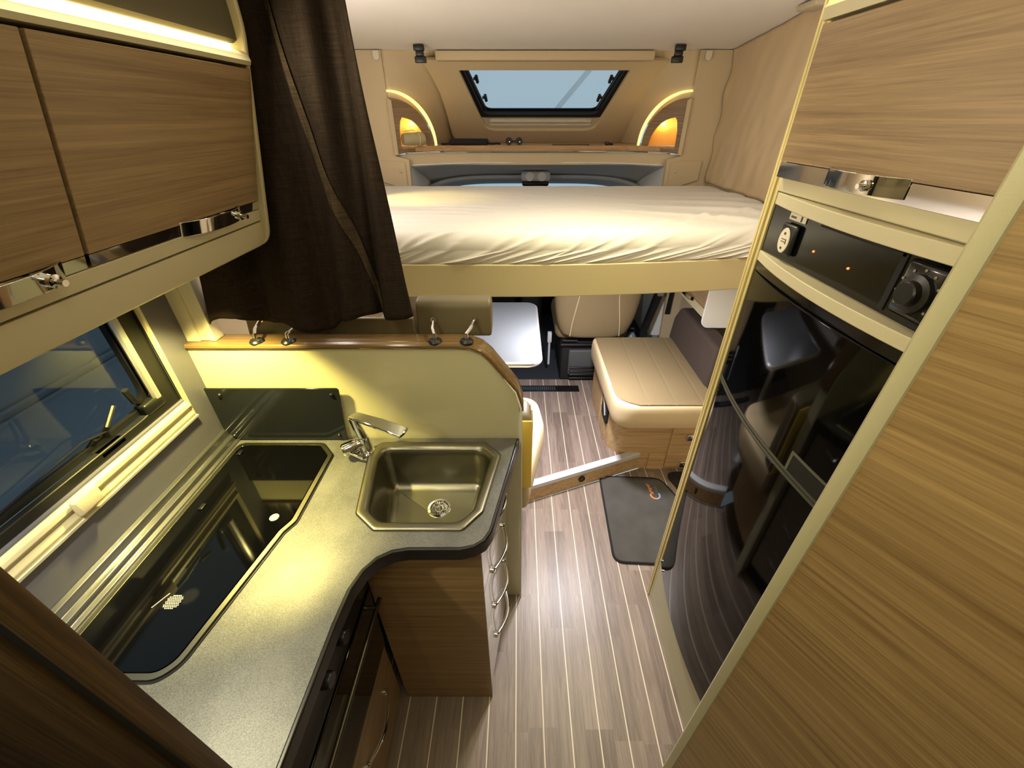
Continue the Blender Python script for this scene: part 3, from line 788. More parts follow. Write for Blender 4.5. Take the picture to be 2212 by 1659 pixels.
# ------------------------------------------------------------------ tall fridge unit on the right
XF = .566
t = thing('fridge_cabinet', (.86,.72,0), 'tall beige appliance cabinet on the right holding fridge and locker', 'cabinet')
Y0, Y1 = .40, .985
obj('carcass', bx(XF+.004,1.186,Y0,Y1,.0,2.117), M['beige_soft'], t)
b = B(); box(b, XF-.005,XF+.010,.972,.984,0,2.117); box(b, XF-.009,XF+.010,.9845,.994,0,2.117); box(b, XF-.003,XF+.010,.9945,.998,0,2.117); box(b, XF-.008,XF+.010,.9985,1.006,0,2.117)
obj('edge_profile', b, mat('brass_beige',(214,198,140),.35,.25), t, bevel=.0015)
obj('plinth', bx(XF-.004,XF+.004,Y0,.985,.0,.245), M['cream'], t)
def bulge(y, a): 
    s = (y-.42)/(.985-.42); return XF - a*max(0, 1-(2*s-1)**2)
def curved(bm, z0, z1, y0, y1, a, back, n=18, a1=None, xo=0):
    ys = [y0+(y1-y0)*i/n for i in range(n+1)]
    fr = [(bulge(y,a)+xo, y) for y in ys]; poly = fr + [(back,y1),(back,y0)]
    prism(bm, poly, XY, z0, z1)
# lips above and below the control panel
b = B(); curved(b, 1.562,1.586,Y0,.971,.030,XF+.003); obj('upper_lip', b, M['beige'], t, bevel=.004)
b = B(); curved(b, 1.440,1.462,Y0,.971,.034,XF+.003); obj('lower_lip', b, M['beige'], t, bevel=.004)
obj('lintel', bx(XF-.006,XF+.003,Y0,.971,1.588,1.614), M['beige'], t, bevel=.0015)
# locker door
b = bx(XF-.020,XF-.002,Y0,.968,1.645,1.861); dr_ = obj('locker_door', b, M['wood_y'], t, bevel=.0015)
b = bx(XF-.019,XF-.002,Y0,.968,1.616,1.644); obj('chrome_strip', b, M['chrome'], dr_)
ym = .72; b = B(); bow(b, lambda yy,o_,z: (XF-o_,yy,z), ym, .090, .0202, .026, 1.622, 1.649)
hn = obj('handle', b, M['chrome'], dr_, bevel=.0006)
b = lt([(.008,0),(.008,.006),(.004,.007),(.004,.014)], V(XF-.042,ym-.04,1.635), (-1,0,-.1), seg=16); obj('lock_button', b, M['chrome'], hn)
b = B(); prism(b, [(XF+.003,1.866),(XF-.022,1.866),(XF-.024,1.884),(XF-.018,1.896),(XF-.006,1.903),(XF+.003,1.904)], XZ, Y0, .971); obj('top_rail', b, M['beige'], t)
obj('light_strip', bx(XF-.010,XF+.002,Y0+.02,.97,1.9045,1.908), mat('led_right',(255,240,190),.5,emit=(255,226,120),estr=4.0), t)
obj('cove_panel', bx(XF-.012,XF+.003,Y0,.971,1.93,2.117), M['beige_soft'], t)
# control panel with socket, sticker, slot and rotary control
t = thing('control_panel', (XF,.69,1.465), 'glossy black control strip between the beige lips above the fridge', 'control panel')
obj('panel', bx(XF-.001,XF+.003,Y0,.970,1.464,1.560), M['panel_black'], t)
b = B(); rbox(b, XF-.012,XF-.0015,.852,.905,1.478,1.538,r=.006); sk = obj('socket', b, M['black'], t)
b = B(); loft(b, [[(XF-.0125,.880+.018*math.cos(a),1.506+.025*math.sin(a)) for a in [2*PI*k/24 for k in range(24)]],[(XF-.0140,.880+.017*math.cos(a),1.506+.024*math.sin(a)) for a in [2*PI*k/24 for k in range(24)]]], True, True)
sc_ = obj('socket_face', b, M['white_plastic'], sk, label='white oval socket face')
b = B()
for y,z in ((.880,1.520),(.880,1.491)): lathe(b, [(.0026,0),(.0026,.0012)], (XF-.0140,y,z), (-1,0,0), seg=10)
for z in (1.503,1.508): box(b, XF-.0146,XF-.0138,.873,.887,z,z+.0014)
box(b, XF-.0146,XF-.0138,.870,.872,1.500,1.510)
obj('socket_marks', b, M['print_dark'], t)
b = rbx(XF-.0035,XF-.0012,.846,.902,1.544,1.558,r=.001,seg=1); st = obj('sticker', b, M['white_plastic'], t, label='small white sticker with dark print')
b = B()
for k in range(5): box(b, XF-.0042,XF-.0034,.878+k*.0038,.880+k*.0038,1.5485,1.5525)
box(b, XF-.0042,XF-.0034,.857,.8615,1.546,1.556)
obj('print', b, M['print_dark'], st)
b = B(); box(b, XF-.003,XF-.0012,.600,.800,1.5505,1.5545); box(b, XF-.003,XF-.0012,.596,.606,1.470,1.5545); obj('display_frame', b, M['black_matt'], t)
for y,z in ((.795,1.506),(.696,1.504)):
    b = lt([(.0022,0),(.0018,.002)], (XF-.0012,y,z), (-1,0,0), seg=10); obj('indicator_lamp', b, M['led_red'], t)
b = rbx(XF-.014,XF-.0012,.505,.582,1.478,1.556,r=.008); kn = obj('rotary_control', b, M['panel_black'], t)
b = lt([(.027,0),(.026,.006),(.018,.008),(.017,.016),(.015,.018)], (XF-.014,.546,1.515), (-1,0,0), seg=28); obj('knob', b, M['black'], kn)
b = B()
for k in range(9):
    a = math.radians(-40+k*32); lathe(b, [(.0022,0),(.0020,.0008)], (XF-.0145,.546+.032*math.cos(a),1.515+.032*math.sin(a)), (-1,0,0), seg=8)
obj('dial_marks', b, mat('pale_mark',(120,118,112),.5), kn)
# fridge
t = thing('fridge', (.80,.70,.24), 'tall glossy black bow-fronted fridge built into the right-hand cabinet', 'fridge')
b = B(); curved(b, .248,1.111,Y0,.970,.034,XF-.001,n=28); dr_ = obj('fridge_door', b, M['gloss_black'], t, bevel=.002)
b = B(); curved(b, 1.130,1.418,Y0,.970,.034,XF-.001,n=28); fz = obj('freezer_door', b, M['gloss_black'], t, bevel=.002)
b = B(); curved(b, 1.112,1.1185,Y0,.970,.034,XF-.001); curved(b, 1.1225,1.129,Y0,.970,.034,XF-.001); curved(b, 1.1186,1.1224,Y0,.970,.026,XF-.001); obj('door_seal', b, mat('seal_grey',(74,74,66),.45), t)
b = B(); curved(b, 1.130,1.174,.594,.600,.034,XF-.01,n=4,xo=-.0018); curved(b, 1.170,1.175,.44,.600,.034,XF-.01,n=8,xo=-.0018); obj('recess_trim', b, mat('recess_grey',(90,90,78),.4), fz)
b = B(); curved(b, 1.419,1.4385,Y0,.970,.026,XF-.001); obj('top_grille', b, M['panel_black'], t, bevel=.003)
b = B()
b = B(); curved(b, 1.131,1.169,.440,.593,.034,XF-.01,n=8,xo=-.0012); obj('handle_recess', b, M['black_matt'], fz)
for y,z in ((.972,.262),(.930,.262)):
    b = lt([(.004,0),(.004,.006)], (bulge(y,.034),y,z), (-1,0,0), seg=10); obj('hinge_pin', b, M['alu'], dr_)

# ------------------------------------------------------------------ washroom wall (angled) at the right
A = V(.427,.400,0); dr = V(.512,-.859,0).normalized(); nn = V(-dr.y, dr.x, 0) * -1   # towards the camera: (-.859,-.512)
nn = V(-.859,-.512,0).normalized()
def wp(s, off, z): return A + dr*s + nn*off + V(0,0,z)
b = B(); loft(b, [[wp(.018,-.002,0),wp(1.28,-.002,0),wp(1.28,-.002,2.117),wp(.018,-.002,2.117)],[wp(.018,-.03,0),wp(1.28,-.03,0),wp(1.28,-.03,2.117),wp(.018,-.03,2.117)]], True, True)
o = struct('door_1', b, M['wood_door'], recalc=True)
M['wood_door'].node_tree.nodes  # grain runs along the panel
for n in M['wood_door'].node_tree.nodes:
    if n.type == 'MAPPING' and abs(n.inputs['Scale'].default_value[0]-1) < 1e-6 and abs(n.inputs['Location'].default_value[0]-7.7) < 1e-4:
        n.inputs['Rotation'].default_value = (0,0,math.atan2(.859,.512))
        n.inputs['Location'].default_value = (0,0,0)
loops = []
prof = [(-.001,-.034),(-.003,-.012),(.001,-.001),(.010,.002),(.019,.0005),(.0225,-.004),(.0225,-.034)]
b = B(); loft(b, [[wp(s,o_,0) for s,o_ in prof],[wp(s,o_,2.117) for s,o_ in prof]], True, True)
struct('trim_7', b, M['cream'])
b = B(); box(b, .455,.570,.385,.398,0,2.117); struct('trim_8', b, M['cream'])

# ------------------------------------------------------------------ curtain
t = thing('curtain', (-.6,1.01,1.27), 'dark brown gathered curtain hanging in folds beside the wall cupboard', 'curtain')
def cur(u, v, lift=0):
    z0 = 2.095; hem = 1.268 - .045*max(0, 1-u/.16) + .012*math.sin(u*19) + .022*math.sin(u*7+1.3)
    z = z0 + (hem-z0)*v
    xt = -.66 + u*(.345); xb = -.828 + u*.545
    e = v**.9
    x = xt + (xb-xt)*e
    amp = .008 + .016*v
    ph = u*24 + 1.4*math.sin(u*5+v*1.6) + .8*v
    y = 1.003 + amp*math.sin(ph) + .006*math.sin(ph*2.3+v*4) - .0*lift
    if u > .93: y -= .012*(u-.93)/.07
    x += .010*math.cos(ph)*v
    return (x, y - lift, z)
b = B(); grid(b, 150, 60, cur); obj('cloth', b, M['curtain'], t, thick=.002, recalc=False, sharp=3)
b = B(); grid(b, 6, 50, lambda u,v: cur(.52+.34*v+.035*u, .02+.96*v, .006)); obj('seam_band', b, M['curtain_band'], t, thick=.001, recalc=False, sharp=3, label='lighter seam band running down the cloth')
b = B(); tube(b, [(-.81,1.003,2.105),(-.31,1.003,2.105)], .006, seg=8); obj('curtain_rail', b, M['white_plastic'], t)

def cushion(bm, out, z0, z1):
    h = z1-z0; ls = []
    for f, i_ in ((0,.012),(.05,.004),(.14,.000),(.4,-.003),(.7,-.002),(.86,.000),(.95,.004),(.985,.009),(1.0,.018)):
        ls.append([(x,y,z0+h*f) for x,y in inset(out, i_)])
    loft(bm, ls, True, True)
# ------------------------------------------------------------------ seats behind the partition
t = thing('dinette_bench', (-.42,1.35,.12), 'beige leather dinette bench tucked behind the partition', 'bench')
obj('base', bx(-.95,-.02,1.06,1.47,.119,.43), M['wood_bench'], t)
b = B(); cushion(b, rpoly([(-.95,1.075),(.035,1.075),(.115,1.45),(.09,1.66),(-.95,1.66)], [.02,.03,.15,.10,.02], 10), .435, .572)
obj('seat_cushion', b, M['leather_edge'], t)
b = rbx(-.93,.045,1.062,1.19,.56,.90, r=.035, seg=4); obj('back_cushion', b, M['leather_olive'], t)
b = rbx(-.02,.046,1.0595,1.066,.575,.885,r=.002); obj('end_panel', b, M['yellow_light_paint'], t, label='rear of the back cushion with yellow lamplight painted on, seen past the partition')  # thin sheet; its yellow stands in for lamplight falling on the cushion
b = B(); tube(b, [(.044,1.10,.585),(.046,1.10,.86),(.045,1.12,.885),(.044,1.16,.885)], .004, seg=6); obj('piping', b, M['leather_edge'], t)
b = rbx(-.558,-.294,1.060,1.078,1.15,1.250, r=.004); obj('back_shell', b, M['leather_olive'], t)

def headrest(x, lab, mirror=1):
    t = thing('headrest', (x,1.03,1.205), lab, 'headrest', 'headrests on the partition')
    b = B()
    pr_ = rpoly([(1.062,1.190),(1.135,1.198),(1.150,1.272),(1.128,1.296),(1.080,1.292)], [.012,.02,.03,.03,.03], 5)
    prism(b, pr_, lambda a,c,d: (x+d,a,c), -.103, .110)
    obj('cushion', b, M['leather_olive'], t, bevel=.012, bseg=4)
    for s, bx_ in ((-.052,-.040),(.062,.046)):
        b = B(); tube(b, [(x+bx_,.999,1.208),(x+bx_,1.001,1.232),(x+s*.9,1.020,1.238),(x+s,1.063,1.246)], .0048, seg=8); rd = obj('rod', b, M['chrome'], t)
        b = lt([(.0185,1.206),(.0190,1.211),(.015,1.216),(.006,1.217)], (x+bx_,.999,0), seg=20); obj('rod_collar', b, M['black'], rd)
        b = lt([(.008,0),(.008,.006)], (x+s,1.066,1.246), (0,-1,0), seg=14); obj('rod_grommet', b, M['chrome'], rd)
    return t
headrest(-.187, 'taupe leather headrest on two chrome rods at the rounded end of the partition')
headrest(-.672, 'taupe headrest on chrome rods half hidden behind the dark curtain')

# table
t = thing('dinette_table', (-.1,1.8,.12), 'pale dinette table with rounded corners and a metal edge band', 'table')
tp = rpoly([(-.36,1.49),(.092,1.49),(.092,2.15),(-.36,2.15)], [.05,.06,.06,.05], 8)
obj('table_top', pr(tp, XY, .838, .862), M['table'], t, bevel=.002)
b = B(); lo2 = [(x,y,.850) for x,y in tp]; tube(b, lo2, .012, seg=8, closed=True); obj('edge_band', b, M['alu'], t)
obj('table_leg', tb([(-.15,1.8,.12),(-.15,1.8,.84)], .035, seg=20), M['alu'], t)
obj('leg_foot', lt([(.12,0),(.12,.008),(.05,.02)], (-.15,1.8,.119), seg=24), M['alu'], t)
# small side shelf
t = thing('side_shelf', (-.88,2.15,.72), 'small wood-topped side ledge with a white edge below the curtain hem', 'shelf')
obj('board', bx(-.962,-.80,1.75,2.42,.735,.750), M['wood_bench'], t)
obj('edge', bx(-.80,-.775,1.75,2.42,.70,.752), M['white'], t, bevel=.003)

# side bench on the right
t = thing('side_bench', (.75,1.95,.0), 'beige quilted side seat on a wood base beside the entrance mat', 'seat')
base = rpoly([(.505,2.32),(.505,1.744),(1.185,1.744),(1.185,2.32)], [0,.11,0,0], 10)
obj('base', pr(base, XY, .0, .425), M['wood_bench'], t)
obj('door', bx(.845,1.18,1.736,1.7435,.02,.40), M['wood_bench'], t, bevel=.001)
obj('filler_strip', bx(.745,.838,1.738,1.7435,.0,.12), M['wood_bench'], t)
for z in (.245,.045):
    b = B(); rbox(b, .928,.968,1.722,1.7365,z-.019,z+.019,r=.004); lathe(b, [(.005,0),(.005,.004)], (.949,1.722,z), (0,-1,0), seg=10); obj('hinge', b, M['chrome'], t)
cu = rpoly([(.462,2.33),(.470,1.575),(.955,1.575),(.985,2.33)], [.05,.11,.02,.02], 10)
b = B(); cushion(b, cu, .428, .563)
sc_ = obj('seat_cushion', b, M['leather_edge'], t)
ti = [(x,y) for x,y in inset(rpoly([(.462,2.33),(.470,1.575),(.955,1.575),(.985,2.33)][::-1], [.02,.02,.11,.05], 10)[::-1], 0)]
cx_, cy_ = .72, 1.95
ti = [(cx_+(x-cx_)*.92, cy_+(y-cy_)*.935) for x,y in cu]
b = B()
def stitchz(x, y):
    z = .5635 + .006*(1-min(1,abs(x-.72)/.27)**3)
    for xs in (.633,.765,.895):
        z -= .0018*math.exp(-((x-xs-.02*(y-1.95))/.004)**2)
    return z
me_pts = []
nx, ny = 70, 30
def cell(u, v):
    y = 1.588+u*.72; xl = .481 + (.10*(1-math.sqrt(max(0,1-((1.70-y)/.10)**2))) if y < 1.70 else 0); xr = .955+.03*(y-1.6)/.7
    x = xl+(xr-xl)*v; return (x, y, stitchz(x,y))
grid(b, 30, 90, cell)
obj('quilted_top', b, M['leather'], t, recalc=False, label='darker quilted top of the cushion')
b = B(); prism(b, rpoly([(1.745,.54),(2.36,.54),(2.335,.70),(2.27,.788),(1.745,.788)], [0,.03,.08,.06,0], 6), lambda a,c,d:(d,a,c), .955, 1.055)
obj('backrest', b, M['brown_fabric'], t, bevel=.02, bseg=3)
# vents in the base, facing the aisle
b = B()
prism(b, rpoly([(1.83,.25),(1.97,.25),(1.97,.41),(1.83,.41)], .03, 4), YZ, .494, .506); v_ = obj('air_vent', b, M['black_matt'], t)
b = B(); tube(b, [(.492,1.86,.30),(.490,1.90,.36),(.492,1.94,.375)], .006, seg=8); obj('vent_handle', b, M['alu'], v_)
obj('side_panel', bx(.498,.506,2.02,2.31,.12,.42), M['wood_bench'], t, bevel=.001)
obj('side_panel', bx(.499,.506,1.862,2.00,.12,.245), M['wood_bench'], t, bevel=.001)

# white locker over the side seat
t = thing('side_locker', (1.07,2.2,.79), 'white-sided walnut locker hanging under the bed above the side seat', 'locker')
body = rpoly([(.955,1.10),(.955,.795),(1.185,.795),(1.185,1.10)], [0,.045,0,0], 8)
obj('side_panel', pr(body, XZ, 1.965, 1.978), M['white'], t, bevel=.001)
obj('carcass', bx(.972,1.185,1.979,2.42,.85,1.10), M['beige_soft'], t)
obj('front_door', bx(.957,.970,1.979,2.42,.895,1.10), M['wood_y'], t)
b = B(); prism(b, [(.953,.852),(.985,.840),(.985,.893),(.957,.893)], XZ, 1.979, 2.42); obj('lower_rail', b, M['cream'], t)
b = B(); prism(b, [(.935,2.16),(.956,2.12),(.956,2.34),(.935,2.30)], XY, .880,.905); obj('handle', b, M['chrome'], t, bevel=.003)
b = B()
tube(b, [(1.118+.013*math.cos(a),1.9635,.845+.013*math.sin(a)) for a in [2*PI*k/20 for k in range(20)]], .0012, seg=5, closed=True)
tube(b, [(1.109,1.9635,.853),(1.127,1.9635,.837)], .0012, seg=5); tube(b, [(1.113,1.9635,.841),(1.119,1.9635,.851),(1.124,1.9635,.849)], .0010, seg=5)
obj('warning_symbol', b, M['print_red'], t, label='round prohibition symbol')
b = B(); tube(b, [(1.103,1.9635,.809),(1.120,1.9635,.829),(1.131,1.9635,.809)], .0012, seg=5, closed=True); tube(b, [(1.119,1.9635,.822),(1.119,1.9635,.814)], .0010, seg=5)
obj('warning_symbol', b, M['print_grey'], t, label='warning triangle symbol')

# ------------------------------------------------------------------ lift bed
t = thing('lift_bed', (.1,2.1,1.16), 'lift bed lowered across the lounge with a beige front board', 'bed')
def fy(x): 
    if x < .02: return 1.457 + .006*((x-.02)/-1.0)**2
    return 1.457 + .085*((x-.02)/.84)**1.7 
xs = [-.955+ i*(2.135/40) for i in range(41)]
b = B(); prism(b, [(x,fy(x)) for x in xs] + [(x,fy(x)+.022) for x in xs[::-1]], XY, 1.160, 1.281); obj('front_board', b, M['board'], t, bevel=.004)
obj('bed_base', pr([(x,fy(x)+.024) for x in xs]+[(1.18,2.74),(-.955,2.74)], XY, 1.168, 1.262), M['beige_soft'], t)
def wr(x, y, s):
    """height of the creases in the sheet"""
    h = 0
    rgt = max(0, min(1, (x-.25)/.5)); lft = max(0, min(1, (-.05-x)/.3)); fr = max(0, 1-abs(s-.16)/.16)
    def ridge(cx, cy, ang, ln, wd, a):
        ca, sa = math.cos(ang), math.sin(ang); dx, dy = x-cx, y-cy
        p, q = dx*ca+dy*sa, -dx*sa+dy*ca
        return a*math.exp(-(p/ln)**2-(q/wd)**2)
    for c in RID: h += ridge(*c)
    n = noise.noise(Vector((x*9, y*14, 2.0)))*.0022 + noise.noise(Vector((x*30, y*40+x*20, 5.0)))*.0006
    return h + n
random.seed(11)
RID = []
for k in range(5): RID.append((.78+.10*k, 1.72+.15*k, math.radians(-30+4*k), .32, .020, .012))
for k in range(4): RID.append((.95+.03*k, 1.66+.19*k, math.radians(-18), .20, .026, .012))
for k in range(3): RID.append((.55+.18*k, 1.66+.07*k, math.radians(38), .16, .016, .010))
for k in range(7): RID.append((-.50+.04*k, 1.565+.075*k, math.radians(4-2*k), .16, .013, .008))
def shp(u, v):
    x = -.955 + u*2.135
    f = fy(x)+.010; H = 1.383; Lf = .095; rr = .055
    s = v
    sd = s/.22*.10 if s < .22 else .10 + (s-.22)/.14*.086 if s < .36 else .186 + (s-.36)/.64*1.1
    h = 0
    if sd < .42:
        fade = max(0, 1-sd/.40)**.7 * min(1, sd/.02)
        for x0, m_, w_, a_, ln in FOLD:
            d_ = x - x0 - m_*sd; w2 = w_*(1+sd*4)
            if abs(d_) < 3*w2 and sd < ln: h += a_*math.exp(-(d_/w2)**2)*(1-sd/ln)**.4
        h *= fade
    if s < .22:
        k = s/.22; return (x, f - .003*math.sin(k*PI) - h, 1.278+(H-rr-1.278)*k)
    elif s < .36:
        a = (s-.22)/.14*PI/2; k = (s-.22)/.14
        return (x, f + rr*(1-math.cos(a)) - h*math.cos(a), H-rr+rr*math.sin(a) + h*math.sin(a) + wr(x,f+rr,s)*k)
    k = (s-.36)/.64; y = f+rr + (2.735-f-rr)*k
    edge = .02*max(0,(k-.93)/.07)**2
    side = .015*max(0,(x-1.10)/.08)**2 + .015*max(0,(-.9-x)/.055)**2
    return (x, y, H + wr(x,y,s) + h - edge - side - .004*math.exp(-((y-1.72)/.02)**2))
FOLD = []
random.seed(5)
for k in range(34):
    x0 = -.62 + 1.75*k/34 + random.uniform(-.02,.02); rg = x0 > .35
    FOLD.append((x0, random.uniform(1.3,2.6)*(1.2 if rg else 1.0), random.uniform(.009,.016), random.uniform(.004,.009)*(1.5 if rg else 1), random.uniform(.10,.22)*(1.7 if rg else 1.0)))
b = B(); grid(b, 520, 230, shp)
obj('mattress', b, M['sheet'], t, recalc=False, sharp=3)

# cloth lining on the right wall above the bed
def cl(u, v):
    y = 1.012+u*1.83; z = 1.385+(cz(y)-.004-1.385)*v
    n = noise.noise(Vector((y*3.5,z*3.5,1)))*.016 + noise.noise(Vector((y*13+z*3,z*6,4)))*.009 + noise.noise(Vector((y*26+z*9,z*9,7)))*.004*(1-v)
    x = 1.170 + n*(1-.6*v)
    if u > .9: x += .006*math.sin(z*30)*(u-.9)/.1; 
    ye = y - (.010*(1-v)*math.sin(z*14+1) if u > .96 else 0)
    return (min(x,1.186), ye, z)
b = B(); grid(b, 120, 60, cl); o = obj('wall_cloth', b, M['wallcloth'], thick=.002, recalc=False, sharp=3)
tag(o, 'creased beige cloth lining hung on the right wall above the bed', 'cloth')
b = B(); tube(b, [(1.180, y, cz(y)-.006) for y in (1.02,1.5,1.9,2.3,2.83)], .004, seg=6); rbox(b, 1.10,1.182,2.04,2.17,2.072,cz(2.17)-.001,r=.006); o = obj('cloth_rail', b, M['beige_soft']); tag(o, 'thin rail at the ceiling carrying the beige wall cloth', 'rail')

# ------------------------------------------------------------------ over-cab shelf
t = thing('cab_shelf', (XC,3.2,1.53), 'wooden shelf over the cab with a chrome front edge', 'shelf')
fe_ = [(-.755,2.888),(-.70,2.905),(-.62,2.955),(-.54,3.005),(-.42,3.035),(-.2,3.045),(.12,3.048),(.44,3.045),(.66,3.035),(.78,3.005),(.86,2.955),(.94,2.905),(.995,2.888)]
obj('shelf_board', pr(fe_+[(.80,3.60),(-.56,3.60)], XY, 1.545, 1.572), M['wood_shelf'], t, bevel=.002)
b = B(); tube(b, [(x,y-.004,1.539) for x,y in fe_[1:-1]], .0085, seg=10, squash=(.9,(0,0,1))); obj('chrome_edge', b, M['chrome'], t)
b = B(); lo_ = [(x*1.0,y+.004) for x,y in fe_]
prism(b, lo_ + [(x,y+.02) for x,y in lo_[::-1]], XY, 1.462, 1.529); obj('fascia', b, M['ivory'], t)
b = B()
for s in (-1,1):
    pass
def pod(s, lab):
    t = thing('arched_side_panel', (XC+s*.77,2.94,1.53), lab, 'panel', 'arched panels at the ends of the cab shelf')
    Ao = V(XC+s*.868,2.853,0); Bo = V(XC+s*.668,3.035,0); dd = (Bo-Ao); Ln = dd.length; dd.normalize()
    nv = V(-s*abs(dd.y), -abs(dd.x), 0)          # towards the lounge
    def pf(a, z, d): return Ao + dd*a + nv*d + V(0,0,z)
    zb = 1.573; zt = 1.818
    arch = [(Ln*math.sin(th_), zb+(zt-zb)*math.cos(th_)) for th_ in [PI/2*k/14 for k in range(15)]]
    outer = [(0,1.532),(0,zt)] + arch[1:] + [(Ln,1.560)]
    inn = [(.045,1.556),(.045,1.60),(.048,1.66),(.058,1.705),(.072,1.724)] + [(.072+(Ln-.072-.045)*math.sin(PI/2*k/8), 1.572+(.150)*math.cos(PI/2*k/8)**1.1) for k in range(1,9)] 
    b = B(); prism(b, outer, pf, -.006, .006, holes=[inn]); obj('wood_panel', b, M['wood_pod_left'] if s < 0 else M['wood_pod_right'], t, bevel=.001)
    b = B(); prism(b, [(-.012,1.528),(.014,1.532),(.014,1.806),(-.012,1.818)], pf, .0065, .015); obj('side_strip', b, M['ivory'], t, bevel=.002)
    b = B(); prism(b, [(.0,1.535),(Ln+.005,1.555),(Ln+.005,1.573),(.0,1.60),], pf, -.004,.004)
    # amber niche behind the opening
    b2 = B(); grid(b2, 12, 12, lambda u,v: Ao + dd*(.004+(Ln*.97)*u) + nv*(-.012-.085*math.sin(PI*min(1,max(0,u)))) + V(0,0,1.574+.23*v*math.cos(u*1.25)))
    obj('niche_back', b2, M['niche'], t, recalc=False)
    b.free()
    # glowing arc above the panel
    b = B(); a0 = []
    for k in range(19):
        th_ = PI/2*(k/18)*.98 ; a0.append((Ln*1.08*math.sin(th_), zb-.01+(zt+.042-zb)*math.cos(th_)))
    ins = []; 
    for i,(a,z) in enumerate(a0):
        w_ = .0045+.0035*math.sin(PI*i/18)
        ins.append(w_)
    lo = []; up = []
    for i,(a,z) in enumerate(a0):
        p = Vector(a0[max(i-1,0)]); q = Vector(a0[min(i+1,18)]); tg = (q-p).normalized(); nm_ = Vector((tg.y,-tg.x))*-1
        lo.append((a-nm_.x*ins[i], z-nm_.y*ins[i])); up.append((a+nm_.x*ins[i], z+nm_.y*ins[i]))
    prism(b, up+lo[::-1], pf, -.004, .012); obj('light_arc', b, M['led_arc'], t, label='glowing arc of light over the wood panel')
    return pf
pfl = pod(-1, 'quarter-arched walnut panel left of the roof window, holding a rolled cloth')
pfr = pod(1, 'quarter-arched walnut panel right of the roof window, open onto an amber niche')
# rolled cloth in the left niche
b = B(); c0 = pfl(.055,1.612,.012); c1 = pfl(.190,1.612,.030)
loops = []
for k in range(9):
    f = k/8; c = c0.lerp(c1, f); r = (.028,.033,.035,.035,.036,.035,.037,.037,.031)[k]
    dx = (c1-c0).normalized(); a_ = V(0,0,1); s_ = dx.cross(a_)
    loops.append([c + a_*math.cos(2*PI*j/20)*r*(1+.04*math.sin(3*j)) + s_*math.sin(2*PI*j/20)*r for j in range(20)])
loft(b, loops, True, True)
t = thing('rolled_cloth', tuple(c0.lerp(c1,.5)-V(0,0,.03)), 'rolled olive cloth resting in the left arched panel', 'cloth')
obj('roll', b, M['towel'], t)
q = c0.lerp(c1,.72); dx = (c1-c0).normalized()
b = B(); tube(b, [q+V(0,0,1)*math.cos(2*PI*j/20)*.0375 + dx.cross(V(0,0,1))*math.sin(2*PI*j/20)*.0375 for j in range(20)], .004, seg=6, closed=True); obj('strap', b, M['leather_edge'], t)
b = B(); q = c0.lerp(c1,.3)+V(0,0,.039); tube(b, [q-dx*.03, q+dx*.025+V(0,0,.008), q+dx*.045+V(0,0,.003)], .0025, seg=6); obj('clip', b, M['alu'], t)

# things on the shelf
b = rbx(-.45,-.20,3.055,3.20,1.5725,1.606,r=.012); o = thing('pouch', (-.32,3.12,1.572), 'flat black pouch lying on the left of the cab shelf', 'pouch')
obj('body', b, M['black_matt'], o)
b = B(); tube(b, [(-.205,3.08,1.583),(-.17,3.07,1.580),(-.14,3.08,1.582),(-.12,3.10,1.579)], .006, seg=6); obj('wrist_strap', b, M['black_matt'], o)
b = B(); tube(b, [(-.44,3.07,1.580),(-.48,3.06,1.579),(-.50,3.07,1.579)], .006, seg=6); obj('tail', b, M['black_matt'], o)
t = thing('binoculars', (-.04,3.09,1.572), 'small black binoculars standing in the middle of the cab shelf', 'binoculars')
for x in (-.062,.004):
    b = lt([(.022,.0),(.022,.012),(.020,.020),(.016,.045)], (x,3.062,1.595), (0,1,0), seg=20); tb_ = obj('barrel', b, M['black'], t)
    b = lt([(.0028,-.001),(.0028,.001)], (x+.004,3.061,1.592), (0,1,0), seg=10); obj('glint', b, M['lens'], tb_)  # small glowing dot painted on as a glint
obj('bridge', bx(-.045,-.015,3.07,3.09,1.588,1.600), M['black'], t)
b = rbx(.22,.46,3.06,3.10,1.5722,1.578,r=.002); o = obj('pen_case', b, M['wood_dark']); tag(o, 'thin dark slim case lying on the right of the cab shelf', 'case')
b = B(); rbox(b, .560,.586,3.06,3.085,1.5722,1.592,r=.005); tube(b, [(.58,3.07,1.580),(.61,3.07,1.577)], .006, seg=6); o = obj('cable_clip', b, M['black']); tag(o, 'little black clip near the right end of the cab shelf', 'clip')

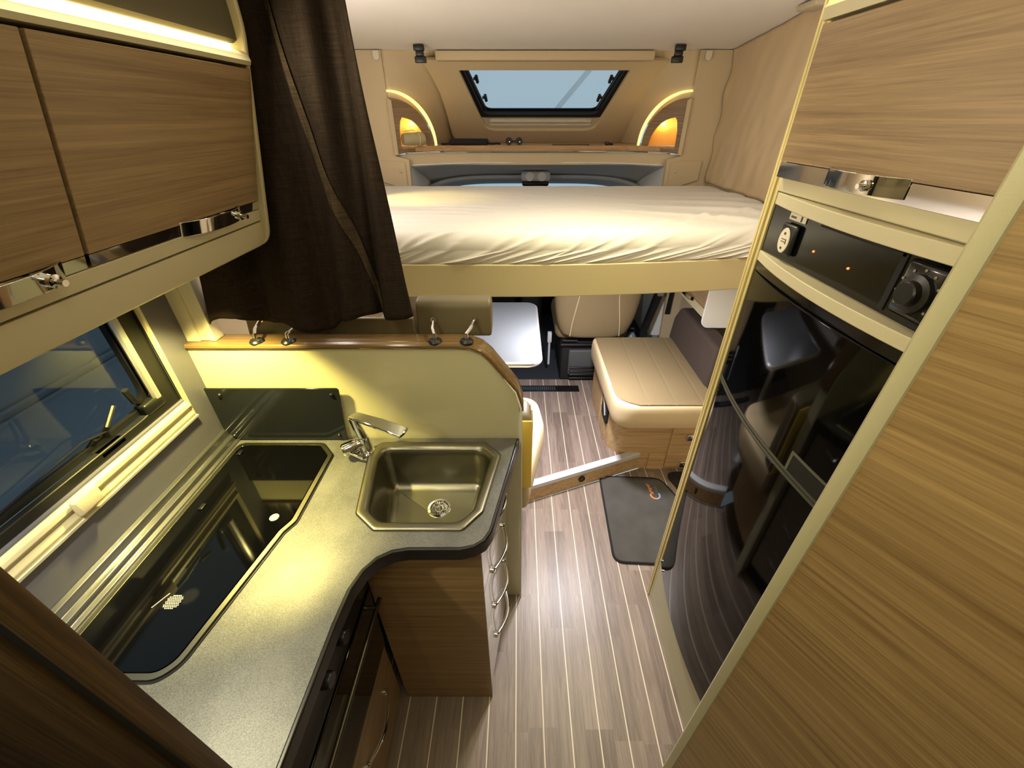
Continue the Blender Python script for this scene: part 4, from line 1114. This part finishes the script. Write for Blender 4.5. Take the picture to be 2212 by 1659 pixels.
# safety net buckles on the ceiling
def strap(x, lean, lab):
    t = thing('buckle_strap', (x,2.80,1.99), lab, 'strap', 'black buckle straps at the ceiling')
    obj('webbing', pr([(x-.018+lean,2.040),(x+.018+lean,2.040),(x+.018,1.992),(x-.018,1.992)], XZ, 2.746, 2.752), M['black_matt'], t)
    b = B(); rbox(b, x-.028+lean,x+.028+lean,2.73,2.750,2.014,2.040,r=.004); rbox(b, x-.021+lean*.5,x+.021+lean*.5,2.733,2.75,1.992,2.016,r=.004); obj('buckle', b, M['black'], t)
    obj('lower_buckle', rbx(x-.030,x+.030,2.73,2.75,1.964,1.992,r=.004), M['black'], t)
strap(-.515, -.004, 'black plastic buckle strap hanging left of the roof window')
strap(.835, .008, 'black plastic buckle strap hanging right of the roof window')
for x, lab in ((-.775,'small cream hook on the bulkhead above the left bed end'),(1.035,'small cream hook on the bulkhead above the right bed end')):
    b = B(); prism(b, rpoly([(x-.017,2.028),(x+.017,2.028),(x+.017,1.985),(x-.017,1.985)], [0,0,.016,.016], 5), XZ, 2.838, 2.849); o = obj('wall_hook', b, M['white_plastic'], bevel=.002); tag(o, lab, 'hook', 'cream hooks on the front bulkhead')

# ------------------------------------------------------------------ driver's cab
def hl(u, v):
    x = XC + (u*2-1)*(.78+.05*v)
    e = abs(u*2-1)
    y = 3.052 - .165*e**3 + .85*v - .05*v*e**4
    z = 1.474 - .10*v**.8 - .10*v*v - .04*v*e**6
    return (x, y, z)
b = B(); grid(b, 40, 16, hl); struct('ceiling_cab', b, M['cab_grey'], thick=.006, recalc=False)
b = B(); grid(b, 30, 4, lambda u,v: (XC+(u*2-1)*.80, 3.60-.20*abs(u*2-1)**4+.28*v, 1.335-.075*v-.05*abs(u*2-1)**6)); struct('trim_9', b, M['cab_grey_dark'], thick=.02, recalc=False)
t = thing('overhead_console', (.125,3.45,1.30), 'grey overhead lamp console at the top of the windscreen', 'console')
obj('housing', rbx(.02,.24,3.42,3.60,1.318,1.385,r=.02), M['cab_grey_dark'], t)
for x in (.085,.175):
    b = lt([(.032,0),(.030,.004),(.0001,.005)], (x,3.419,1.352), (0,-1,.15), seg=20); obj('map_lamp', b, M['cab_grey'], t)
b = B(); rbox(b, .03,.25,3.74,3.78,1.245,1.285,r=.014); tube(b, [(.14,3.76,1.285),(.14,3.78,1.32)], .008, seg=8)
o = obj('rear_view_mirror', b, M['black']); tag(o, 'black rear view mirror under the overhead console', 'mirror')
b = B(); grid(b, 16, 6, lambda u,v: (XC+(u*2-1)*.86, 3.90-.25*abs(u*2-1)**3+.75*v, 1.27-.56*v)); w3 = struct('window_3', b, M['pane_clear'], thick=.005, recalc=False)
for nm, s in (('trim_10',-1),('trim_11',1)):
    b = B(); loft(b, [[(XC+s*.80,3.52,1.34),(XC+s*.90,3.46,1.34),(XC+s*.90,3.56,1.34),(XC+s*.84,3.62,1.34)],[(XC+s*.86,4.25,.70),(XC+s*.97,4.20,.70),(XC+s*.97,4.30,.70),(XC+s*.90,4.35,.70)]], True, True); struct(nm, b, M['cab_grey'])
    b = B(); loft(b, [[(XC+s*.85,3.20,1.45),(XC+s*1.0,3.20,1.45),(XC+s*1.0,2.89,1.45),(XC+s*.80,2.89,1.47)],[(XC+s*.90,3.15,.3),(XC+s*1.05,3.15,.3),(XC+s*1.05,2.89,.3),(XC+s*.90,2.89,.3)]], True, True)
    a_, c_ = sorted((XC+s*.800, XC+s*.86)); box(b, a_, c_, 2.90, 3.86, 1.22, 1.475)
    struct('trim_12' if s<0 else 'trim_13', b, M['cab_grey'])
for nm, s in (('door_2',-1),('door_3',1)):
    a_, c_ = sorted((XC+s*.985, XC+s*1.03)); struct(nm, bx(a_, c_, 3.06, 4.25, .085, .86), M['cab_grey_dark'])
# dashboard
t = thing('dashboard', (.1,4.0,.12), 'black dashboard and centre console of the cab', 'dashboard')
b = B(); prism(b, rpoly([(3.72,.12),(3.60,.55),(3.66,.80),(4.40,.86),(4.5,.12)], [.02,.08,.08,.05,0], 5), YZ, -.86, 1.10); obj('dash_body', b, M['dash'], t)
b = rbx(.02,.20,3.30,3.74,.12,.62,r=.04); obj('centre_console', b, M['dash'], t)
b = B(); tube(b, [(.11,3.42,.62),(.115,3.36,.74)], .012, seg=8); lathe(b, [(.012,0),(.022,.015),(.020,.035),(.0001,.04)], (.115,3.36,.73), (0,0,1), seg=16); obj('gear_lever', b, M['black'], t)
for k in range(3): obj('air_vent', rbx(-.02+.13*k,.09+.13*k,3.585,3.61,.64,.71,r=.01), M['black'], t)
t = thing('steering_wheel', (-.42,3.45,.75), 'black steering wheel in front of the driver seat', 'steering wheel')
c = V(-.42,3.42,.86); ax = V(0,-.55,.83).normalized(); a_ = V(1,0,0); b_ = ax.cross(a_)
b = B(); tube(b, [c+a_*math.cos(2*PI*k/28)*.19+b_*math.sin(2*PI*k/28)*.19 for k in range(28)], .014, seg=8, closed=True); obj('rim', b, M['black'], t)
b = B(); tube(b, [c-a_*.18,c+a_*.18], .014, seg=6); tube(b, [c, c-b_*.18], .014, seg=6); lathe(b, [(.06,-.02),(.055,.02)], c, ax, seg=20); tube(b, [c, c-ax*.22], .03, seg=10); obj('hub', b, M['black'], t)

def cab_seat(x, lab, near=True):
    t = thing('captain_chair', (x,2.75,.112), lab, 'seat', 'cab seats')
    # back shell: wide rounded shape narrowing downwards
    rows = [(.49,.175,2.44),(.51,.215,2.43),(.60,.255,2.42),(.75,.275,2.405),(.95,.280,2.37),(1.02,.265,2.36),(1.08,.22,2.36)]
    b = B(); loops = []
    for z,w_,y in rows:
        l = []
        for k in range(28):
            a = 2*PI*k/28; ca, sa = math.cos(a), math.sin(a)
            ex = abs(ca)**.55*(1 if ca>0 else -1); ey = abs(sa)**.7*(1 if sa>0 else -1)
            l.append((x+w_*ex, y+.075+.075*ey, z))
        loops.append(l)
    loft(b, loops, True, True); bk = obj('backrest', b, M['leather'], t, sub=1)
    for sx_, lean in ((-.155,.03),(.15,-.03)):
        b = B(); tube(b, [(x+sx_-lean*.3,2.4265,.52),(x+sx_,2.417,.62),(x+sx_+lean,2.400,.80),(x+sx_+lean*1.6,2.362,1.0)], .0035, seg=6); obj('seam', b, M['leather_edge'], bk)
    obj('seat_pad', rbx(x-.25,x+.25,2.52,3.02,.44,.58,r=.05), M['leather'], t)
    b = rbx(x-.20,x+.20,2.535,2.98,.1125,.44,r=.015); pd = obj('pedestal', b, M['dash'], t)
    obj('storage_box', rbx(x-.15,x+.10,2.505,2.535,.17,.37,r=.012), mat('grey_box',(78,80,80),.6), pd)
    b = B()
    for k in range(4): rbox(b, x-.14,x+.13,2.492,2.506,.145+.028*k,.157+.028*k,r=.004)
    obj('louvre', b, M['black'], pd)
    b = B(); tube(b, [(x-.21,2.50,.42),(x+.22,2.50,.42)], .012, seg=8); tube(b, [(x-.2,2.49,.455),(x-.10,2.49,.455)], .008, seg=8); obj('seat_rail', b, M['black'], pd)
    return t
cab_seat(.50, 'beige leather passenger seat in the cab seen from behind')
cab_seat(-.46, 'beige leather driver seat in the cab largely hidden by headrest and curtain')
# buckle stalk, belt, bottle
b = B(); rbox(b, .205,.235,2.60,2.63,.38,.46,r=.006); tube(b, [(.22,2.615,.2),(.22,2.615,.39)], .008, seg=8); o = obj('belt_buckle', b, M['cab_grey_dark']); tag(o, 'grey belt buckle stalk left of the passenger seat', 'buckle')
b = B(); loft(b, [[(1.03,2.80,.95),(1.09,2.80,.95),(1.09,2.806,.95),(1.03,2.806,.95)],[(.955,2.79,.62),(1.02,2.79,.62),(1.02,2.796,.62),(.955,2.796,.62)],[(.90,2.76,.40),(.955,2.76,.40),(.955,2.766,.40),(.90,2.766,.40)],[(.93,2.75,.12),(.985,2.75,.12),(.985,2.756,.12),(.93,2.756,.12)]], True, True)
t = thing('seat_belt', (.98,2.78,.3), 'black seat belt running down beside the passenger seat', 'seat belt')
obj('webbing', b, M['black_matt'], t)
b = B(); rbox(b, .985,1.025,2.77,2.80,.66,.70,r=.005); obj('belt_guide', b, M['alu'], t)
b = B(); loft(b, [[(1.10,2.83,.95),(1.125,2.83,.95),(1.125,2.836,.95),(1.10,2.836,.95)],[(1.085,2.83,.50),(1.12,2.83,.50),(1.12,2.836,.50),(1.085,2.836,.50)]], True, True); obj('upper_strap', b, M['black_matt'], t)
t = thing('water_bottle', (.80,2.62,.1125), 'clear plastic water bottle standing behind the side seat', 'bottle')
b = lt([(.040,0),(.045,.01),(.045,.20),(.041,.22),(.045,.24),(.043,.29),(.018,.335),(.014,.34),(.014,.355)], (.80,2.62,.1125), seg=24); obj('bottle_body', b, M['bottle'], t)
obj('cap', lt([(.016,.35),(.016,.37),(.013,.372)], (.80,2.62,.1125), seg=18), M['black'], t)

# ------------------------------------------------------------------ small floor things
t = thing('floor_grille', (.14,2.405,.118), 'long black slotted heating grille set in the lounge floor', 'grille')
obj('grille_frame', bx(-.30,.425,2.368,2.442,.1182,.1225), M['black'], t, bevel=.001)
b = B()
for k in range(38): box(b, -.285+k*.0145,-.277+k*.0145,2.385,2.425,.1226,.1236)
obj('slots', b, mat('slot_grey',(96,104,116),.4,.6), t)
mt = rpoly([(.462,1.672),(.80,1.655),(.86,1.50),(.70,1.122),(.442,1.137)], [.035,.08,.05,.05,.05], 6)
t = thing('entrance_mat', (.62,1.4,0), 'dark grey carpet mat with an orange and blue logo by the fridge', 'mat')
obj('carpet', pr(mt, XY, .0005, .009), M['mat'], t, bevel=.003)
b = B(); tube(b, [(x,y,.007) for x,y in mt], .0055, seg=8, closed=True); obj('binding', b, M['mat_edge'], t, label='black bound edge of the mat')
# logo: an orange word, a blue-grey line and a curved C
o0 = V(.742,1.540,.0095)
mx = Matrix.Translation(o0) @ Matrix.Rotation(math.radians(98), 4, 'Z')
b = B(); text_mesh(b, 'amper', .031, mx @ Matrix.Translation((0,.008,0))); obj('logo_word', b, M['orange'], t, recalc=False)
b = B(); text_mesh(b, 'IIIIIIII', .020, mx @ Matrix.Translation((0.012,-.024,0))); obj('logo_line', b, M['print_grey'], t, recalc=False)
def carc(a0, a1, w_, m_, nm):
    b = B(); n = 12
    pts = []
    for k in range(n+1):
        a = math.radians(a0+(a1-a0)*k/n); pts.append(mx @ V(-.008+.026*math.cos(a), .004+.024*math.sin(a), .0006))
    tube(b, pts, w_, seg=6, squash=(.2,(0,0,1))); obj(nm, b, m_, t)
carc(70, 190, .0045, M['orange'], 'logo_curve'); carc(190, 290, .0045, M['blue'], 'logo_curve')
m2 = rpoly([(.868,1.665),(1.15,1.665),(1.15,1.08),(.90,1.08),(.80,1.52),(.83,1.63)], [.05,.02,.02,.02,.03,.03], 5)
m2 = rpoly([(.836,1.705),(1.15,1.715),(1.15,1.12),(.85,1.12),(.900,1.50)], [.05,.02,.02,.02,.03], 5)
o = obj('entrance_mat', pr(m2, XY, .0005, .012), M['mat_edge'], bevel=.004); tag(o, 'plain black mat partly hidden behind the fridge cabinet edge', 'mat')
bpy.context.view_layer.update()
